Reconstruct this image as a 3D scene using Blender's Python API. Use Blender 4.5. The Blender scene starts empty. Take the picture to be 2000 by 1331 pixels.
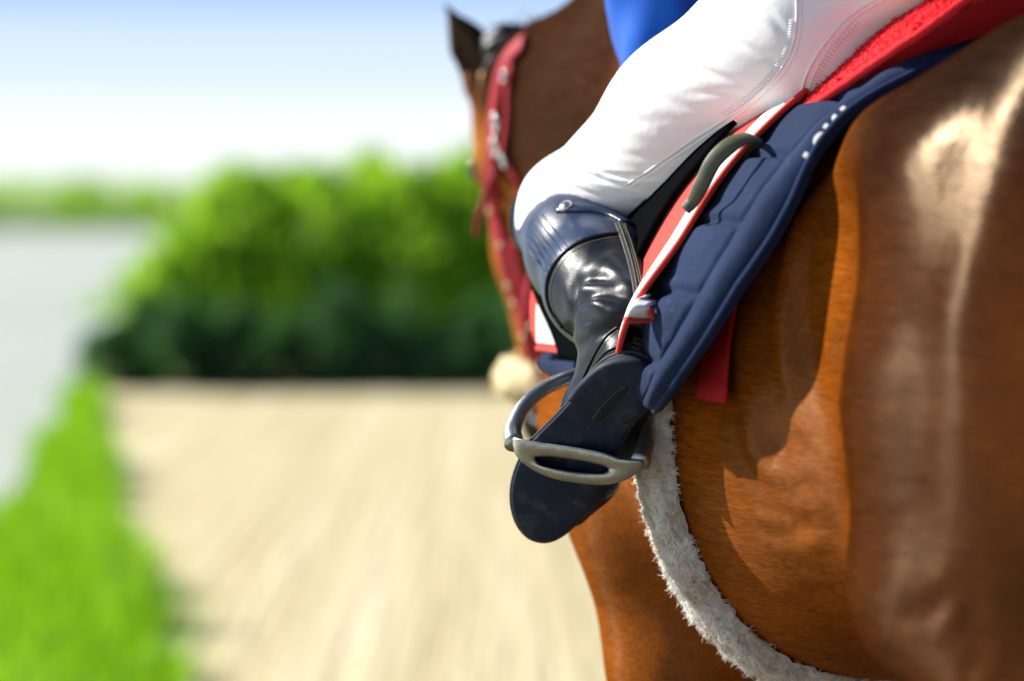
import bpy, math, random
import numpy as np
from mathutils import Vector, Matrix
from mathutils.bvhtree import BVHTree

# ------------------------------------------------------------------ camera, world, sun, exposure
sc = bpy.context.scene
C = sc.collection
rad = math.radians
CAM_Z, FPX, CX, CY = 1.35, 5000.0, 1000.0, 420.0     # 90 mm lens in 2000 px wide units, horizon row 420
cam = bpy.data.cameras.new('camera')
cam.lens = 90.0; cam.sensor_width = 36.0; cam.sensor_fit = 'HORIZONTAL'
cam.shift_y = -(665.5 - CY) / 2000.0
cam.clip_start = 0.05; cam.clip_end = 5000
cam.dof.use_dof = True; cam.dof.focus_distance = 2.92; cam.dof.aperture_fstop = 1.8
camo = bpy.data.objects.new('camera', cam); C.objects.link(camo)
camo.location = (0, 0, CAM_Z); camo.rotation_euler = (rad(90), 0, 0)
sc.camera = camo

SUN = Vector((-0.76, 0.29, 0.57)).normalized()       # direction towards the sun
w = bpy.data.worlds.new('World'); sc.world = w; w.use_nodes = True
nt = w.node_tree; nt.nodes.clear()
sky = nt.nodes.new('ShaderNodeTexSky'); sky.sky_type = 'NISHITA'; sky.sun_disc = False
sky.sun_elevation = math.asin(SUN.z); sky.sun_rotation = math.atan2(SUN.x, SUN.y)
sky.altitude = 0; sky.air_density = 1.0; sky.dust_density = 0.25; sky.ozone_density = 4.0
bg = nt.nodes.new('ShaderNodeBackground'); bg.inputs[1].default_value = 0.055
wo = nt.nodes.new('ShaderNodeOutputWorld')
# summer haze: the sky pales to white towards the horizon all round
geo = nt.nodes.new('ShaderNodeTexCoord'); sx = nt.nodes.new('ShaderNodeSeparateXYZ'); nt.links.new(geo.outputs['Generated'], sx.inputs[0])
def hz_ramp(stops):
    r = nt.nodes.new('ShaderNodeValToRGB'); e = r.color_ramp.elements; r.color_ramp.interpolation = 'EASE'
    while len(e) < len(stops): e.new(.5)
    for q, (p_, c_) in zip(e, stops): q.position = p_; q.color = (*c_, 1)
    nt.links.new(sx.outputs['Z'], r.inputs[0]); return r.outputs[0]
hz = nt.nodes.new('ShaderNodeVectorMath'); hz.operation = 'SCALE'; hz.inputs['Scale'].default_value = 0.92/0.055
nt.links.new(hz_ramp([(0.0, (.66, .66, .67)), (.030, (.64, .66, .69)), (.062, (.46, .55, .68)), (.095, (.25, .38, .61)), (.2, (.10, .22, .5))]), hz.inputs[0])
mx = nt.nodes.new('ShaderNodeMix'); mx.data_type = 'RGBA'
nt.links.new(hz_ramp([(.10, (0, 0, 0)), (.25, (1, 1, 1))]), mx.inputs[0])
nt.links.new(hz.outputs[0], mx.inputs[6]); nt.links.new(sky.outputs[0], mx.inputs[7])
nt.links.new(mx.outputs[2], bg.inputs[0]); nt.links.new(bg.outputs[0], wo.inputs[0])
sun = bpy.data.lights.new('sun', 'SUN'); sun.energy = 5.0; sun.angle = rad(0.55); sun.color = (1.0, 0.95, 0.87)
suno = bpy.data.objects.new('sun', sun); C.objects.link(suno)
suno.rotation_euler = SUN.to_track_quat('Z', 'Y').to_euler(); suno.location = (-6, 5, 8)
sc.view_settings.view_transform = 'Standard'; sc.view_settings.look = 'None'
sc.view_settings.gamma = 1.0; sc.view_settings.use_curve_mapping = False
sc.view_settings.exposure = 0.82
sc.render.engine = 'CYCLES'
sc.cycles.use_denoising = True
sc.cycles.max_bounces = 8; sc.cycles.transparent_max_bounces = 8
sc.cycles.sample_clamp_indirect = 6.0

rng = np.random.default_rng(7)
random.seed(7)

# ------------------------------------------------------------------ frames
TH = rad(20.0); S, CO = math.sin(TH), math.cos(TH)
OX, OY = 0.441, 3.13                                  # horse origin: below the spine at the girth
def h2w(p):
    p = np.asarray(p, float); u, v, z = p[..., 0], p[..., 1], p[..., 2]
    return np.stack([OX - S*u - CO*v, OY + CO*u - S*v, z], -1)
def w2h(p):
    p = np.asarray(p, float); x, y, z = p[..., 0]-OX, p[..., 1]-OY, p[..., 2]
    return np.stack([-S*x + CO*y, -CO*x - S*y, z], -1)
def W(px, py, Y): return np.array([(px-CX)/FPX*Y, Y, CAM_Z-(py-CY)/FPX*Y])
def L(px, py, Y): return w2h(W(px, py, Y))            # point in the horse frame
CAML = w2h(np.array([0, 0, CAM_Z]))
def ray(px, py):
    d = w2h(W(px, py, 1.0)) - CAML
    return Vector(CAML), Vector(d/np.linalg.norm(d))

# ------------------------------------------------------------------ helpers
def empty(name, base, label, cat, group=None, world=False):
    o = bpy.data.objects.new(name, None); C.objects.link(o); o.empty_display_size = .1
    if world: o.location = base
    else: o.location = h2w(np.array(base)); o.rotation_euler = (0, 0, rad(90)+TH)
    o['label'] = label; o['category'] = cat; o['_b'] = [float(x) for x in base]
    if group: o['group'] = group
    return o
def mkmesh(name, v, f, smooth=True):
    me = bpy.data.meshes.new(name)
    me.from_pydata([tuple(map(float, p)) for p in v], [], [tuple(map(int, q)) for q in f])
    me.validate(); me.update()
    if smooth: me.polygons.foreach_set('use_smooth', [True]*len(me.polygons))
    return me
def part(name, v, f, mat, parent=None, smooth=True, label=None, sub=0):
    v = np.asarray(v, float)
    root = parent
    while root is not None and root.parent is not None: root = root.parent
    if root is not None: v = v - np.array(list(root['_b']))
    me = mkmesh(name, v, f, smooth)
    o = bpy.data.objects.new(name, me); C.objects.link(o)
    me.materials.append(mat)
    if parent is not None: o.parent = parent
    if label: o['label'] = label
    if sub:
        m = o.modifiers.new('sub', 'SUBSURF'); m.levels = sub; m.render_levels = sub
    return o
def top(name, v, f, mat, label=None, cat=None, kind=None, smooth=True):
    me = mkmesh(name, v, f, smooth); o = bpy.data.objects.new(name, me); C.objects.link(o)
    me.materials.append(mat)
    if label: o['label'] = label
    if cat: o['category'] = cat
    if kind: o['kind'] = kind
    return o
def merge(parts):
    V, F, n = [], [], 0
    for v, f in parts:
        V.append(np.asarray(v, float)); F += [tuple(int(i)+n for i in q) for q in f]; n += len(v)
    return np.concatenate(V), F
def nrm(v): v = np.asarray(v, float); return v/(np.linalg.norm(v)+1e-12)
def smooth_path(P, n):
    P = np.asarray(P, float)
    Q = np.vstack([2*P[0]-P[1], P, 2*P[-1]-P[-2]])
    seg = np.linalg.norm(np.diff(P, axis=0), axis=1); cum = np.r_[0, np.cumsum(seg)]
    out = []
    for s in np.linspace(0, cum[-1], n):
        i = min(np.searchsorted(cum, s, side='right')-1, len(P)-2); t = (s-cum[i])/(seg[i]+1e-12)
        p0, p1, p2, p3 = Q[i], Q[i+1], Q[i+2], Q[i+3]
        out.append(.5*((2*p1)+(-p0+p2)*t+(2*p0-5*p1+4*p2-p3)*t*t+(-p0+3*p1-3*p2+p3)*t**3))
    return np.array(out)
def tube(P, r, n=8, closed=False, ell=None):
    """tube along P; r scalar or per point; ell=(ref vectors, ratio) squashes along ref"""
    P = np.asarray(P, float); m = len(P); r = np.broadcast_to(np.asarray(r, float), (m,))
    T = np.gradient(P, axis=0)
    if closed: T = np.roll(P, -1, 0)-np.roll(P, 1, 0)
    up = np.array([0.3, 0.2, 0.93]); V = []
    a = np.linspace(0, 2*np.pi, n, endpoint=False)
    for i in range(m):
        t = nrm(T[i])
        ref = ell[0][i] if ell is not None else up
        b = nrm(np.cross(t, ref)); c = np.cross(b, t); up = c
        k = ell[1] if ell is not None else 1.0
        V.append(P[i] + r[i]*(np.cos(a)[:, None]*b + k*np.sin(a)[:, None]*c))
    V = np.concatenate(V); F = []
    for i in range(m if closed else m-1):
        j = (i+1) % m
        for q in range(n): F.append((i*n+q, i*n+(q+1) % n, j*n+(q+1) % n, j*n+q))
    if not closed: F += [tuple(range(n))[::-1], tuple((m-1)*n+q for q in range(n))]
    return V, F
def strap(P, N, width, th):
    """flat strap along P with surface normals N (rounded rectangle section)"""
    P, N = np.asarray(P, float), np.asarray(N, float); T = np.gradient(P, axis=0); V = []; m = len(P)
    wd = np.broadcast_to(np.asarray(width, float), (m,))
    for i in range(m):
        t = nrm(T[i]); n = nrm(N[i]-t*np.dot(N[i], t)); b = np.cross(t, n); h = wd[i]/2; e = min(th*.45, h*.3)
        for (x, y) in ((-h, 0), (-h, th-e), (-h+e, th), (0, th*1.05), (h-e, th), (h, th-e), (h, 0)): V.append(P[i]+b*x+n*y)
    k = 7; F = []
    for i in range(m-1):
        for q in range(k): F.append((i*k+q, (i+1)*k+q, (i+1)*k+(q+1) % k, i*k+(q+1) % k))
    F += [tuple(range(k)), tuple((m-1)*k+q for q in range(k))[::-1]]
    return np.array(V), F
def grid(V, nu, nv, closed_v=False):
    F = []
    for i in range(nu-1):
        for j in range(nv if closed_v else nv-1):
            k = (j+1) % nv
            F.append((i*nv+j, (i+1)*nv+j, (i+1)*nv+k, i*nv+k))
    return F
def bvh(v, f): return BVHTree.FromPolygons([Vector(p) for p in v], f)
def cast(b, px, py, Y=None):
    o, d = ray(px, py); h = b.ray_cast(o, d)
    if h[0] is None:
        h = b.find_nearest(Vector(L(px, py, Y or 3.0)))
    return np.array(h[0]), np.array(h[1])
def casts(b, pts, n=40, Y=None, off=0.0):
    pp = smooth_path(np.array(pts, float), n)
    A = [cast(b, x, y, Y) for x, y in pp]
    P = np.array([a[0]+a[1]*off for a in A]); N = np.array([a[1] for a in A])
    for _ in range(3):
        P[1:-1] = .25*P[:-2]+.5*P[1:-1]+.25*P[2:]; N[1:-1] = .25*N[:-2]+.5*N[1:-1]+.25*N[2:]
    return P, N
def flip(F): return [tuple(reversed(q)) for q in F]
def lerp_tab(x, xs, *cols):
    return [np.interp(x, xs, c) for c in cols]
def spline_tab(x, xs, ys):
    xs = np.asarray(xs, float); ys = np.asarray(ys, float); o = np.argsort(xs); xs = xs[o]; ys = ys[o]
    m = np.gradient(ys, xs); x = np.clip(x, xs[0], xs[-1]); i = np.clip(np.searchsorted(xs, x)-1, 0, len(xs)-2)
    h = xs[i+1]-xs[i]; t = (x-xs[i])/h
    return (2*t**3-3*t**2+1)*ys[i]+(t**3-2*t**2+t)*h*m[i]+(-2*t**3+3*t**2)*ys[i+1]+(t**3-t**2)*h*m[i+1]

class Field:
    """signed distance field on a grid, smooth unions of organic shapes, meshed with surface nets"""
    def __init__(s, lo, hi, h):
        s.lo = np.array(lo, float); s.h = h
        s.n = np.ceil((np.array(hi)-s.lo)/h).astype(int)+1
        s.f = np.full(s.n, 1.0, np.float32)
    def _blk(s, lo, hi):
        a = np.clip(np.floor((np.array(lo)-s.lo)/s.h).astype(int), 0, s.n-1)
        b = np.clip(np.ceil((np.array(hi)-s.lo)/s.h).astype(int)+1, 1, s.n)
        if np.any(b <= a): return None
        ax = [(s.lo[i]+s.h*np.arange(a[i], b[i])).astype(np.float32) for i in range(3)]
        sl = tuple(slice(a[i], b[i]) for i in range(3))
        return sl, ax[0][:, None, None], ax[1][None, :, None], ax[2][None, None, :]
    def _mix(s, sl, d, k, sub=False):
        f = s.f[sl]
        if sub:
            d = -d; hh = np.clip(.5-.5*(f-d)/k, 0, 1); s.f[sl] = f*(1-hh)+d*hh+k*hh*(1-hh)
        else:
            hh = np.clip(.5+.5*(f-d)/k, 0, 1); s.f[sl] = f*(1-hh)+d*hh-k*hh*(1-hh)
    def cone(s, a, b, ra, rb, k=.03, sub=False, flat=None):
        a, b = np.array(a, float), np.array(b, float); R = max(ra, rb)+2*k+s.h*3
        if flat is not None: R = R*max(1, flat[1])
        q = s._blk(np.minimum(a, b)-R, np.maximum(a, b)+R)
        if q is None: return
        sl, x, y, z = q; ba = b-a; L2 = float(ba@ba)
        px, py, pz = x-a[0], y-a[1], z-a[2]
        t = np.clip((px*ba[0]+py*ba[1]+pz*ba[2])/L2, 0, 1)
        qx, qy, qz = px-t*ba[0], py-t*ba[1], pz-t*ba[2]
        d2 = qx*qx+qy*qy+qz*qz
        if flat is not None:
            n = nrm(flat[0]); c = qx*n[0]+qy*n[1]+qz*n[2]; d2 = d2+c*c*(1/flat[1]**2-1)
        d = np.sqrt(d2)-(ra+(rb-ra)*t)
        if flat is not None and flat[1] < 1: d = d*(.5+.5*flat[1])
        s._mix(sl, d, k, sub)
    def path(s, P, R, k=.03, **kw):
        for i in range(len(P)-1): s.cone(P[i], P[i+1], R[i], R[i+1], k, **kw)
    def ell(s, c, r, k=.03, M=None, sub=False):
        c, r = np.array(c, float), np.array(r, float); R = r.max()+2*k+s.h*3
        q = s._blk(c-R, c+R)
        if q is None: return
        sl, x, y, z = q; p = [x-c[0], y-c[1], z-c[2]]
        if M is not None: p = [M[i][0]*p[0]+M[i][1]*p[1]+M[i][2]*p[2] for i in range(3)]
        a = np.sqrt((p[0]/r[0])**2+(p[1]/r[1])**2+(p[2]/r[2])**2)
        g = np.sqrt((p[0]/r[0]**2)**2+(p[1]/r[1]**2)**2+(p[2]/r[2]**2)**2)+1e-6
        s._mix(sl, a*(a-1)/g, k, sub)
    def mesh(s):
        f = s.f; sg = f < 0; n = s.n
        c = np.zeros(n-1, np.int8)
        for i in (0, 1):
            for j in (0, 1):
                for k in (0, 1): c += sg[i:n[0]-1+i, j:n[1]-1+j, k:n[2]-1+k]
        act = (c > 0) & (c < 8); I = np.argwhere(act); idx = np.full(n-1, -1, np.int64); idx[act] = np.arange(len(I))
        acc = np.zeros((len(I), 3)); cnt = np.zeros(len(I))
        cor = [(i, j, k) for i in (0, 1) for j in (0, 1) for k in (0, 1)]
        val = {q: f[I[:, 0]+q[0], I[:, 1]+q[1], I[:, 2]+q[2]] for q in cor}
        for a in cor:
            for ax in range(3):
                if a[ax]: continue
                b = list(a); b[ax] = 1; b = tuple(b); fa, fb = val[a], val[b]
                m = (fa < 0) != (fb < 0)
                t = np.where(m, fa/np.where(m, fa-fb, 1), 0)
                p = np.array(a, float)[None]+t[:, None]*(np.array(b)-np.array(a))[None]
                acc[m] += p[m]; cnt[m] += 1
        V = s.lo+s.h*(I+acc/cnt[:, None])
        F = []
        for ax in range(3):
            a1, a2 = (ax+1) % 3, (ax+2) % 3
            A = [slice(None)]*3; B = [slice(None)]*3
            A[ax] = slice(0, n[ax]-1); B[ax] = slice(1, n[ax])
            ch = sg[tuple(A)] != sg[tuple(B)]
            E = np.argwhere(ch); sA = sg[tuple(A)][ch]
            ok = (E[:, a1] > 0) & (E[:, a2] > 0) & (E[:, a1] < n[a1]-1) & (E[:, a2] < n[a2]-1)
            E, sA = E[ok], sA[ok]
            def cid(d1, d2):
                Q = E.copy(); Q[:, a1] -= d1; Q[:, a2] -= d2; return idx[Q[:, 0], Q[:, 1], Q[:, 2]]
            q = np.stack([cid(1, 1), cid(0, 1), cid(0, 0), cid(1, 0)], 1)
            q[~sA] = q[~sA][:, ::-1]
            F.append(q)
        F = np.concatenate(F)
        return V, F
def normals(V, F):
    F = np.asarray(F); n = np.cross(V[F[:, 2]]-V[F[:, 0]], V[F[:, 3]]-V[F[:, 1]])
    N = np.zeros_like(V)
    for i in range(4): np.add.at(N, F[:, i], n)
    return N/(np.linalg.norm(N, axis=1, keepdims=True)+1e-12)
def relax(V, F, it=2, lam=.5):
    F = np.asarray(F); E = np.concatenate([F[:, [0, 1]], F[:, [1, 2]], F[:, [2, 3]], F[:, [3, 0]]])
    cnt = np.zeros(len(V)); np.add.at(cnt, E[:, 0], 1); np.add.at(cnt, E[:, 1], 1)
    for k in range(it*2):
        s = np.zeros_like(V); np.add.at(s, E[:, 0], V[E[:, 1]]); np.add.at(s, E[:, 1], V[E[:, 0]])
        V = V+(lam if k % 2 == 0 else -lam*.9)*(s/np.maximum(cnt, 1)[:, None]-V)
    return V
def dist_poly(V, P):
    """distance of each vertex to polyline P and the arc fraction"""
    best = np.full(len(V), 9.0); tt = np.zeros(len(V)); m = len(P)-1
    lo, hi = P.min(0)-.08, P.max(0)+.08
    sel = np.where(np.all((V > lo) & (V < hi), axis=1))[0]; X = V[sel]
    b = np.full(len(sel), 9.0); t_ = np.zeros(len(sel))
    for i in range(m):
        a, d = P[i], P[i+1]-P[i]; t = np.clip(((X-a)@d)/(d@d+1e-12), 0, 1)
        q = np.linalg.norm(X-a-t[:, None]*d, axis=1); k = q < b
        b[k] = q[k]; t_[k] = (i+t[k])/m
    best[sel] = b; tt[sel] = t_
    return best, tt
def crease(V, N, P, depth, wd, ridge=.6, side=0):
    d, t = dist_poly(V, P); fade = np.clip(np.sin(np.pi*np.clip(t, .02, .98)), 0, 1)**.6
    g = -np.exp(-(d/wd)**2) + ridge*np.exp(-((d-2.0*wd)/(1.3*wd))**2)
    g[d > 8] = 0
    return V+N*(depth*fade*g)[:, None]

# ------------------------------------------------------------------ materials
def mat(name, col, rough=.6, spec=.5, metal=0.0, coat=0.0, sheen=0.0, build=None, sheen_tint=None, coat_rough=.15):
    m = bpy.data.materials.new(name); m.use_nodes = True; n = m.node_tree.nodes; p = n['Principled BSDF']
    p.inputs['Base Color'].default_value = (*col, 1); p.inputs['Roughness'].default_value = rough
    p.inputs['Specular IOR Level'].default_value = spec; p.inputs['Metallic'].default_value = metal
    p.inputs['Coat Weight'].default_value = coat; p.inputs['Coat Roughness'].default_value = coat_rough
    p.inputs['Sheen Weight'].default_value = sheen
    if sheen_tint: p.inputs['Sheen Tint'].default_value = (*sheen_tint, 1)
    if build: build(m.node_tree, p)
    return m
def N_(t, kind, **kw):
    n = t.nodes.new(kind)
    for k, v in kw.items(): setattr(n, k, v)
    return n
def coords(t, scale=(1, 1, 1), rot=(0, 0, 0)):
    tc = N_(t, 'ShaderNodeTexCoord'); mp = N_(t, 'ShaderNodeMapping')
    mp.inputs['Scale'].default_value = scale; mp.inputs['Rotation'].default_value = rot
    t.links.new(tc.outputs['Object'], mp.inputs[0]); return mp.outputs[0]
def noise(t, vec, scale, detail=3, rough=.55):
    n = N_(t, 'ShaderNodeTexNoise'); n.inputs['Scale'].default_value = scale
    n.inputs['Detail'].default_value = detail; n.inputs['Roughness'].default_value = rough
    t.links.new(vec, n.inputs['Vector']); return n.outputs['Fac']
def ramp(t, fac, stops):
    r = N_(t, 'ShaderNodeValToRGB'); e = r.color_ramp.elements
    while len(e) < len(stops): e.new(.5)
    for q, (pos, c) in zip(e, stops): q.position = pos; q.color = (*c, 1)
    t.links.new(fac, r.inputs[0]); return r.outputs[0]
def bump(t, p, fac, strength, dist, prev=None):
    b = N_(t, 'ShaderNodeBump'); b.inputs['Strength'].default_value = strength; b.inputs['Distance'].default_value = dist
    t.links.new(fac, b.inputs['Height'])
    if prev is not None: t.links.new(prev, b.inputs['Normal'])
    t.links.new(b.outputs[0], p.inputs['Normal']); return b.outputs[0]
def mixc(t, fac, a, b, mode='MIX'):
    m = N_(t, 'ShaderNodeMix', data_type='RGBA', blend_type=mode)
    for s, x in ((0, fac), (6, a), (7, b)):
        if isinstance(x, (int, float)): m.inputs[s].default_value = x
        elif isinstance(x, tuple): m.inputs[s].default_value = (*x, 1)
        else: t.links.new(x, m.inputs[s])
    return m.outputs[2]
def fabric(scale, strength, var=.12, wear=None):
    def b(t, p):
        c = p.inputs['Base Color'].default_value[:3]; v = coords(t)
        f = noise(t, v, 9, 4); col = ramp(t, f, [(.3, tuple(x*(1-var) for x in c)), (.7, tuple(min(1, x*(1+var)) for x in c))])
        if wear:
            g = noise(t, v, 60, 5, .7); gm = ramp(t, g, [(.6, (0, 0, 0)), (.78, (1, 1, 1))])
            col = mixc(t, gm, col, wear)
        t.links.new(col, p.inputs['Base Color'])
        n1 = bump(t, p, noise(t, v, scale, 2), strength, .002); bump(t, p, noise(t, v, scale*.12, 4), strength*.6, .006, n1)
    return b
def leather(scuff, sc1=140, dust=None):
    def b(t, p):
        c = p.inputs['Base Color'].default_value[:3]; v = coords(t)
        f = noise(t, v, 14, 5, .6)
        col = ramp(t, f, [(.35, c), (.75, tuple(min(1, x*1.7+.004) for x in c))])
        if dust:
            col = mixc(t, ramp(t, noise(t, v, 26, 6, .7), [(.5, (0, 0, 0)), (.75, (.55, .55, .55))]), col, dust)
        t.links.new(col, p.inputs['Base Color'])
        r = ramp(t, noise(t, v, 22, 4), [(.3, (scuff[0],)*3), (.7, (scuff[1],)*3)]); t.links.new(r, p.inputs['Roughness'])
        n1 = bump(t, p, noise(t, v, sc1*4, 2), .12, .001); bump(t, p, noise(t, v, 30, 4), .25, .004, n1)
    return b
def coat_build(t, p):
    at = N_(t, 'ShaderNodeAttribute', attribute_name='coat')
    v1 = coords(t, (26, 330, 420), (0, rad(-30), 0)); v2 = coords(t, (1, 1, 1)); v3 = coords(t, (9, 60, 70), (0, rad(-34), 0))
    hair = noise(t, v1, 1.0, 2, .6); lock = noise(t, v3, 1.0, 3, .6); blot = noise(t, v2, 6, 4)
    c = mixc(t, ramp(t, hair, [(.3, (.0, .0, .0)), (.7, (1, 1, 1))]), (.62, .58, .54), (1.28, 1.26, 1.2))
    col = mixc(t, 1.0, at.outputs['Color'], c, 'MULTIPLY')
    c1 = mixc(t, ramp(t, lock, [(.32, (0, 0, 0)), (.68, (1, 1, 1))]), (.86, .84, .82), (1.1, 1.1, 1.08))
    col = mixc(t, 1.0, col, c1, 'MULTIPLY')
    c2 = mixc(t, ramp(t, blot, [(.3, (0, 0, 0)), (.7, (1, 1, 1))]), (.72, .68, .62), (1.2, 1.2, 1.2))
    col = mixc(t, 1.0, col, c2, 'MULTIPLY'); t.links.new(col, p.inputs['Base Color'])
    r = ramp(t, lock, [(.3, (.26,)*3), (.7, (.34,)*3)])
    # lying hairs: matt body colour plus a fixed share of gloss that spreads across the hair direction
    p.inputs['Specular IOR Level'].default_value = 0.0; p.inputs['Roughness'].default_value = 1.0
    tg = N_(t, 'ShaderNodeCombineXYZ')
    for i_, x_ in enumerate((.12, -.1, 1.0)): tg.inputs[i_].default_value = x_
    gl = N_(t, 'ShaderNodeBsdfAnisotropic'); gl.inputs['Color'].default_value = (1, .76, .52, 1); gl.inputs['Anisotropy'].default_value = -.6
    t.links.new(r, gl.inputs['Roughness']); t.links.new(tg.outputs[0], gl.inputs['Tangent'])
    mxs = N_(t, 'ShaderNodeMixShader'); mxs.inputs[0].default_value = .019
    t.links.new(p.outputs[0], mxs.inputs[1]); t.links.new(gl.outputs[0], mxs.inputs[2]); t.links.new(mxs.outputs[0], t.nodes['Material Output'].inputs[0])
    n1 = bump(t, p, hair, .20, .002); n2 = bump(t, p, lock, .05, .004, n1); n3 = bump(t, p, noise(t, v2, 30, 4), .07, .006, n2); t.links.new(n3, gl.inputs['Normal'])
M = {}
M['coat'] = mat('bay_coat', (.2, .07, .02), .34, .24, build=coat_build)
M['hoof'] = mat('hoof', (.04, .032, .026), .5)
M['mane'] = mat('black_mane', (.008, .007, .007), .45, .5)
M['eye'] = mat('eye', (.01, .006, .004), .08, .6)
M['white'] = mat('white_breeches', (.89, .89, .91), .75, .12, build=fabric(900, .12, .015))
M['thread'] = mat('white_thread', (.85, .85, .86), .6)
M['silk'] = mat('blue_jersey', (.008, .10, .5), .75, .15, sheen=.1, build=fabric(700, .1, .1))
M['skin'] = mat('skin', (.5, .27, .18), .5)
M['helmet'] = mat('helmet_shell', (.01, .03, .15), .3, coat=.4)
M['boot'] = mat('black_leather', (.006, .0085, .013), .28, .22, build=leather((.24, .42)))
M['boot_panel'] = mat('boot_cuff_leather', (.007, .018, .048), .3, .4, coat=.12, coat_rough=.3, build=leather((.28, .42)))
M['sole'] = mat('dark_rubber_sole', (.0045, .010, .024), .6, .22, build=leather((.5, .75), 200, dust=(.085, .09, .10)))
M['sole_edge'] = mat('sole_edge', (.02, .022, .026), .6, .3, build=leather((.5, .75), 200, dust=(.07, .06, .045)))
M['zip'] = mat('zip_tape', (.02, .019, .015), .6, build=fabric(800, .3))
M['zipmetal'] = mat('zip_teeth', (.22, .2, .13), .35, metal=.8)
M['elastic'] = mat('elastic', (.02, .018, .019), .75, build=fabric(500, .5))
M['steel'] = mat('steel', (.62, .62, .6), .24, metal=1.0)
def cast_metal(t, p):
    v = coords(t); f = noise(t, v, 35, 6, .65)
    t.links.new(ramp(t, f, [(.3, (.27, .275, .25)), (.55, (.42, .43, .4)), (.8, (.53, .54, .51))]), p.inputs['Base Color'])
    t.links.new(ramp(t, f, [(.3, (.5,)*3), (.7, (.28,)*3)]), p.inputs['Roughness'])
    bump(t, p, noise(t, v, 130, 4), .25, .002)
M['iron'] = mat('stirrup_metal', (.4, .4, .38), .45, metal=.92, build=cast_metal)
M['navy'] = mat('navy_quilt', (.011, .023, .066), .85, .12, sheen=.03, build=fabric(650, .35, .18, wear=(.045, .07, .15)))
M['navy_in'] = mat('navy_lining', (.012, .018, .04), .9, .2, build=fabric(500, .4))
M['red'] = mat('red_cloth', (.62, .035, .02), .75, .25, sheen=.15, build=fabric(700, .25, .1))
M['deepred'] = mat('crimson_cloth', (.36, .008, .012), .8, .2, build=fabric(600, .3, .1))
M['band'] = mat('white_band', (.8, .79, .77), .7, build=fabric(700, .2, .03))
M['terry'] = mat('red_terry', (.75, .02, .03), .9, .15, sheen=.25, sheen_tint=(1, .3, .3), build=fabric(420, .8, .2))
M['saddle'] = mat('black_saddle_leather', (.004, .0045, .005), .9, .0)
M['olive'] = mat('olive_leather', (.075, .08, .045), .5, .4, build=leather((.4, .65)))
M['olive_in'] = mat('olive_leather_inner', (.045, .022, .012), .75)
def fleece_build(t, p):
    v = coords(t); c = p.inputs['Base Color'].default_value[:3]
    col = ramp(t, noise(t, v, 24, 4), [(.35, tuple(x*y for x, y in zip(c, (.86, .80, .70)))), (.6, c)])
    t.links.new(col, p.inputs['Base Color']); tl = N_(t, 'ShaderNodeBsdfTranslucent'); t.links.new(col, tl.inputs[0])
    mx = N_(t, 'ShaderNodeMixShader'); mx.inputs[0].default_value = .5
    t.links.new(p.outputs[0], mx.inputs[1]); t.links.new(tl.outputs[0], mx.inputs[2]); t.links.new(mx.outputs[0], t.nodes['Material Output'].inputs[0])
M['fleece'] = mat('white_fleece', (.96, .95, .93), .9, .1, build=fleece_build)
M['noseband'] = mat('cream_fleece', (.72, .6, .36), .9, .15, build=fabric(160, .8, .1))
M['bridle'] = mat('red_webbing', (.32, .009, .02), .55, .25, coat=.0, build=fabric(500, .25))
M['letter'] = mat('white_print', (.8, .8, .8), .7)

# ------------------------------------------------------------------ setting: ground, river, track
def bank(d): return -0.9 - 0.125*d                    # river bank line (world x at distance d)
def verge(d): return np.interp(d, [0, 7.4, 12.5, 18.2, 19.5, 30], [.0, -1.02, -2.02, -3.05, -3.25, -4.6])
def hill(t, p):
    v = coords(t); f = noise(t, v, .6, 5)
    t.links.new(ramp(t, f, [(.3, (.05, .09, .02)), (.7, (.13, .2, .045))]), p.inputs['Base Color'])
M['ground'] = mat('meadow_soil', (.1, .16, .04), .95, .1, build=hill)
def sand(t, p):
    v = coords(t); v2 = coords(t, (3.2, .10, 1), (0, 0, rad(-7)))
    big = noise(t, v2, 1.6, 6, .62); fine = noise(t, v, 40, 4)
    c = ramp(t, big, [(.30, (.52, .43, .25)), (.5, (.63, .55, .34)), (.70, (.73, .66, .46))])
    c = mixc(t, ramp(t, fine, [(.35, (0, 0, 0)), (.7, (1, 1, 1))]), mixc(t, 1.0, c, (.84, .82, .8), 'MULTIPLY'), c)
    t.links.new(c, p.inputs['Base Color'])
    n1 = bump(t, p, noise(t, v, 9, 6), .5, .05); bump(t, p, noise(t, v2, 5, 4), .5, .06, n1)
M['sand'] = mat('pale_sand', (.7, .6, .4), .95, .1, build=sand)
def water(t, p):
    v = coords(t, (1, .35, 1)); bump(t, p, noise(t, v, 3.0, 4), .05, .03)
    f = noise(t, coords(t, (.05, .02, 1)), 2.0, 3)
    t.links.new(ramp(t, f, [(.35, (.47, .50, .42)), (.65, (.55, .56, .46))]), p.inputs['Base Color'])
M['water'] = mat('river_water', (.22, .25, .2), .4, .2, build=water)

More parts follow.
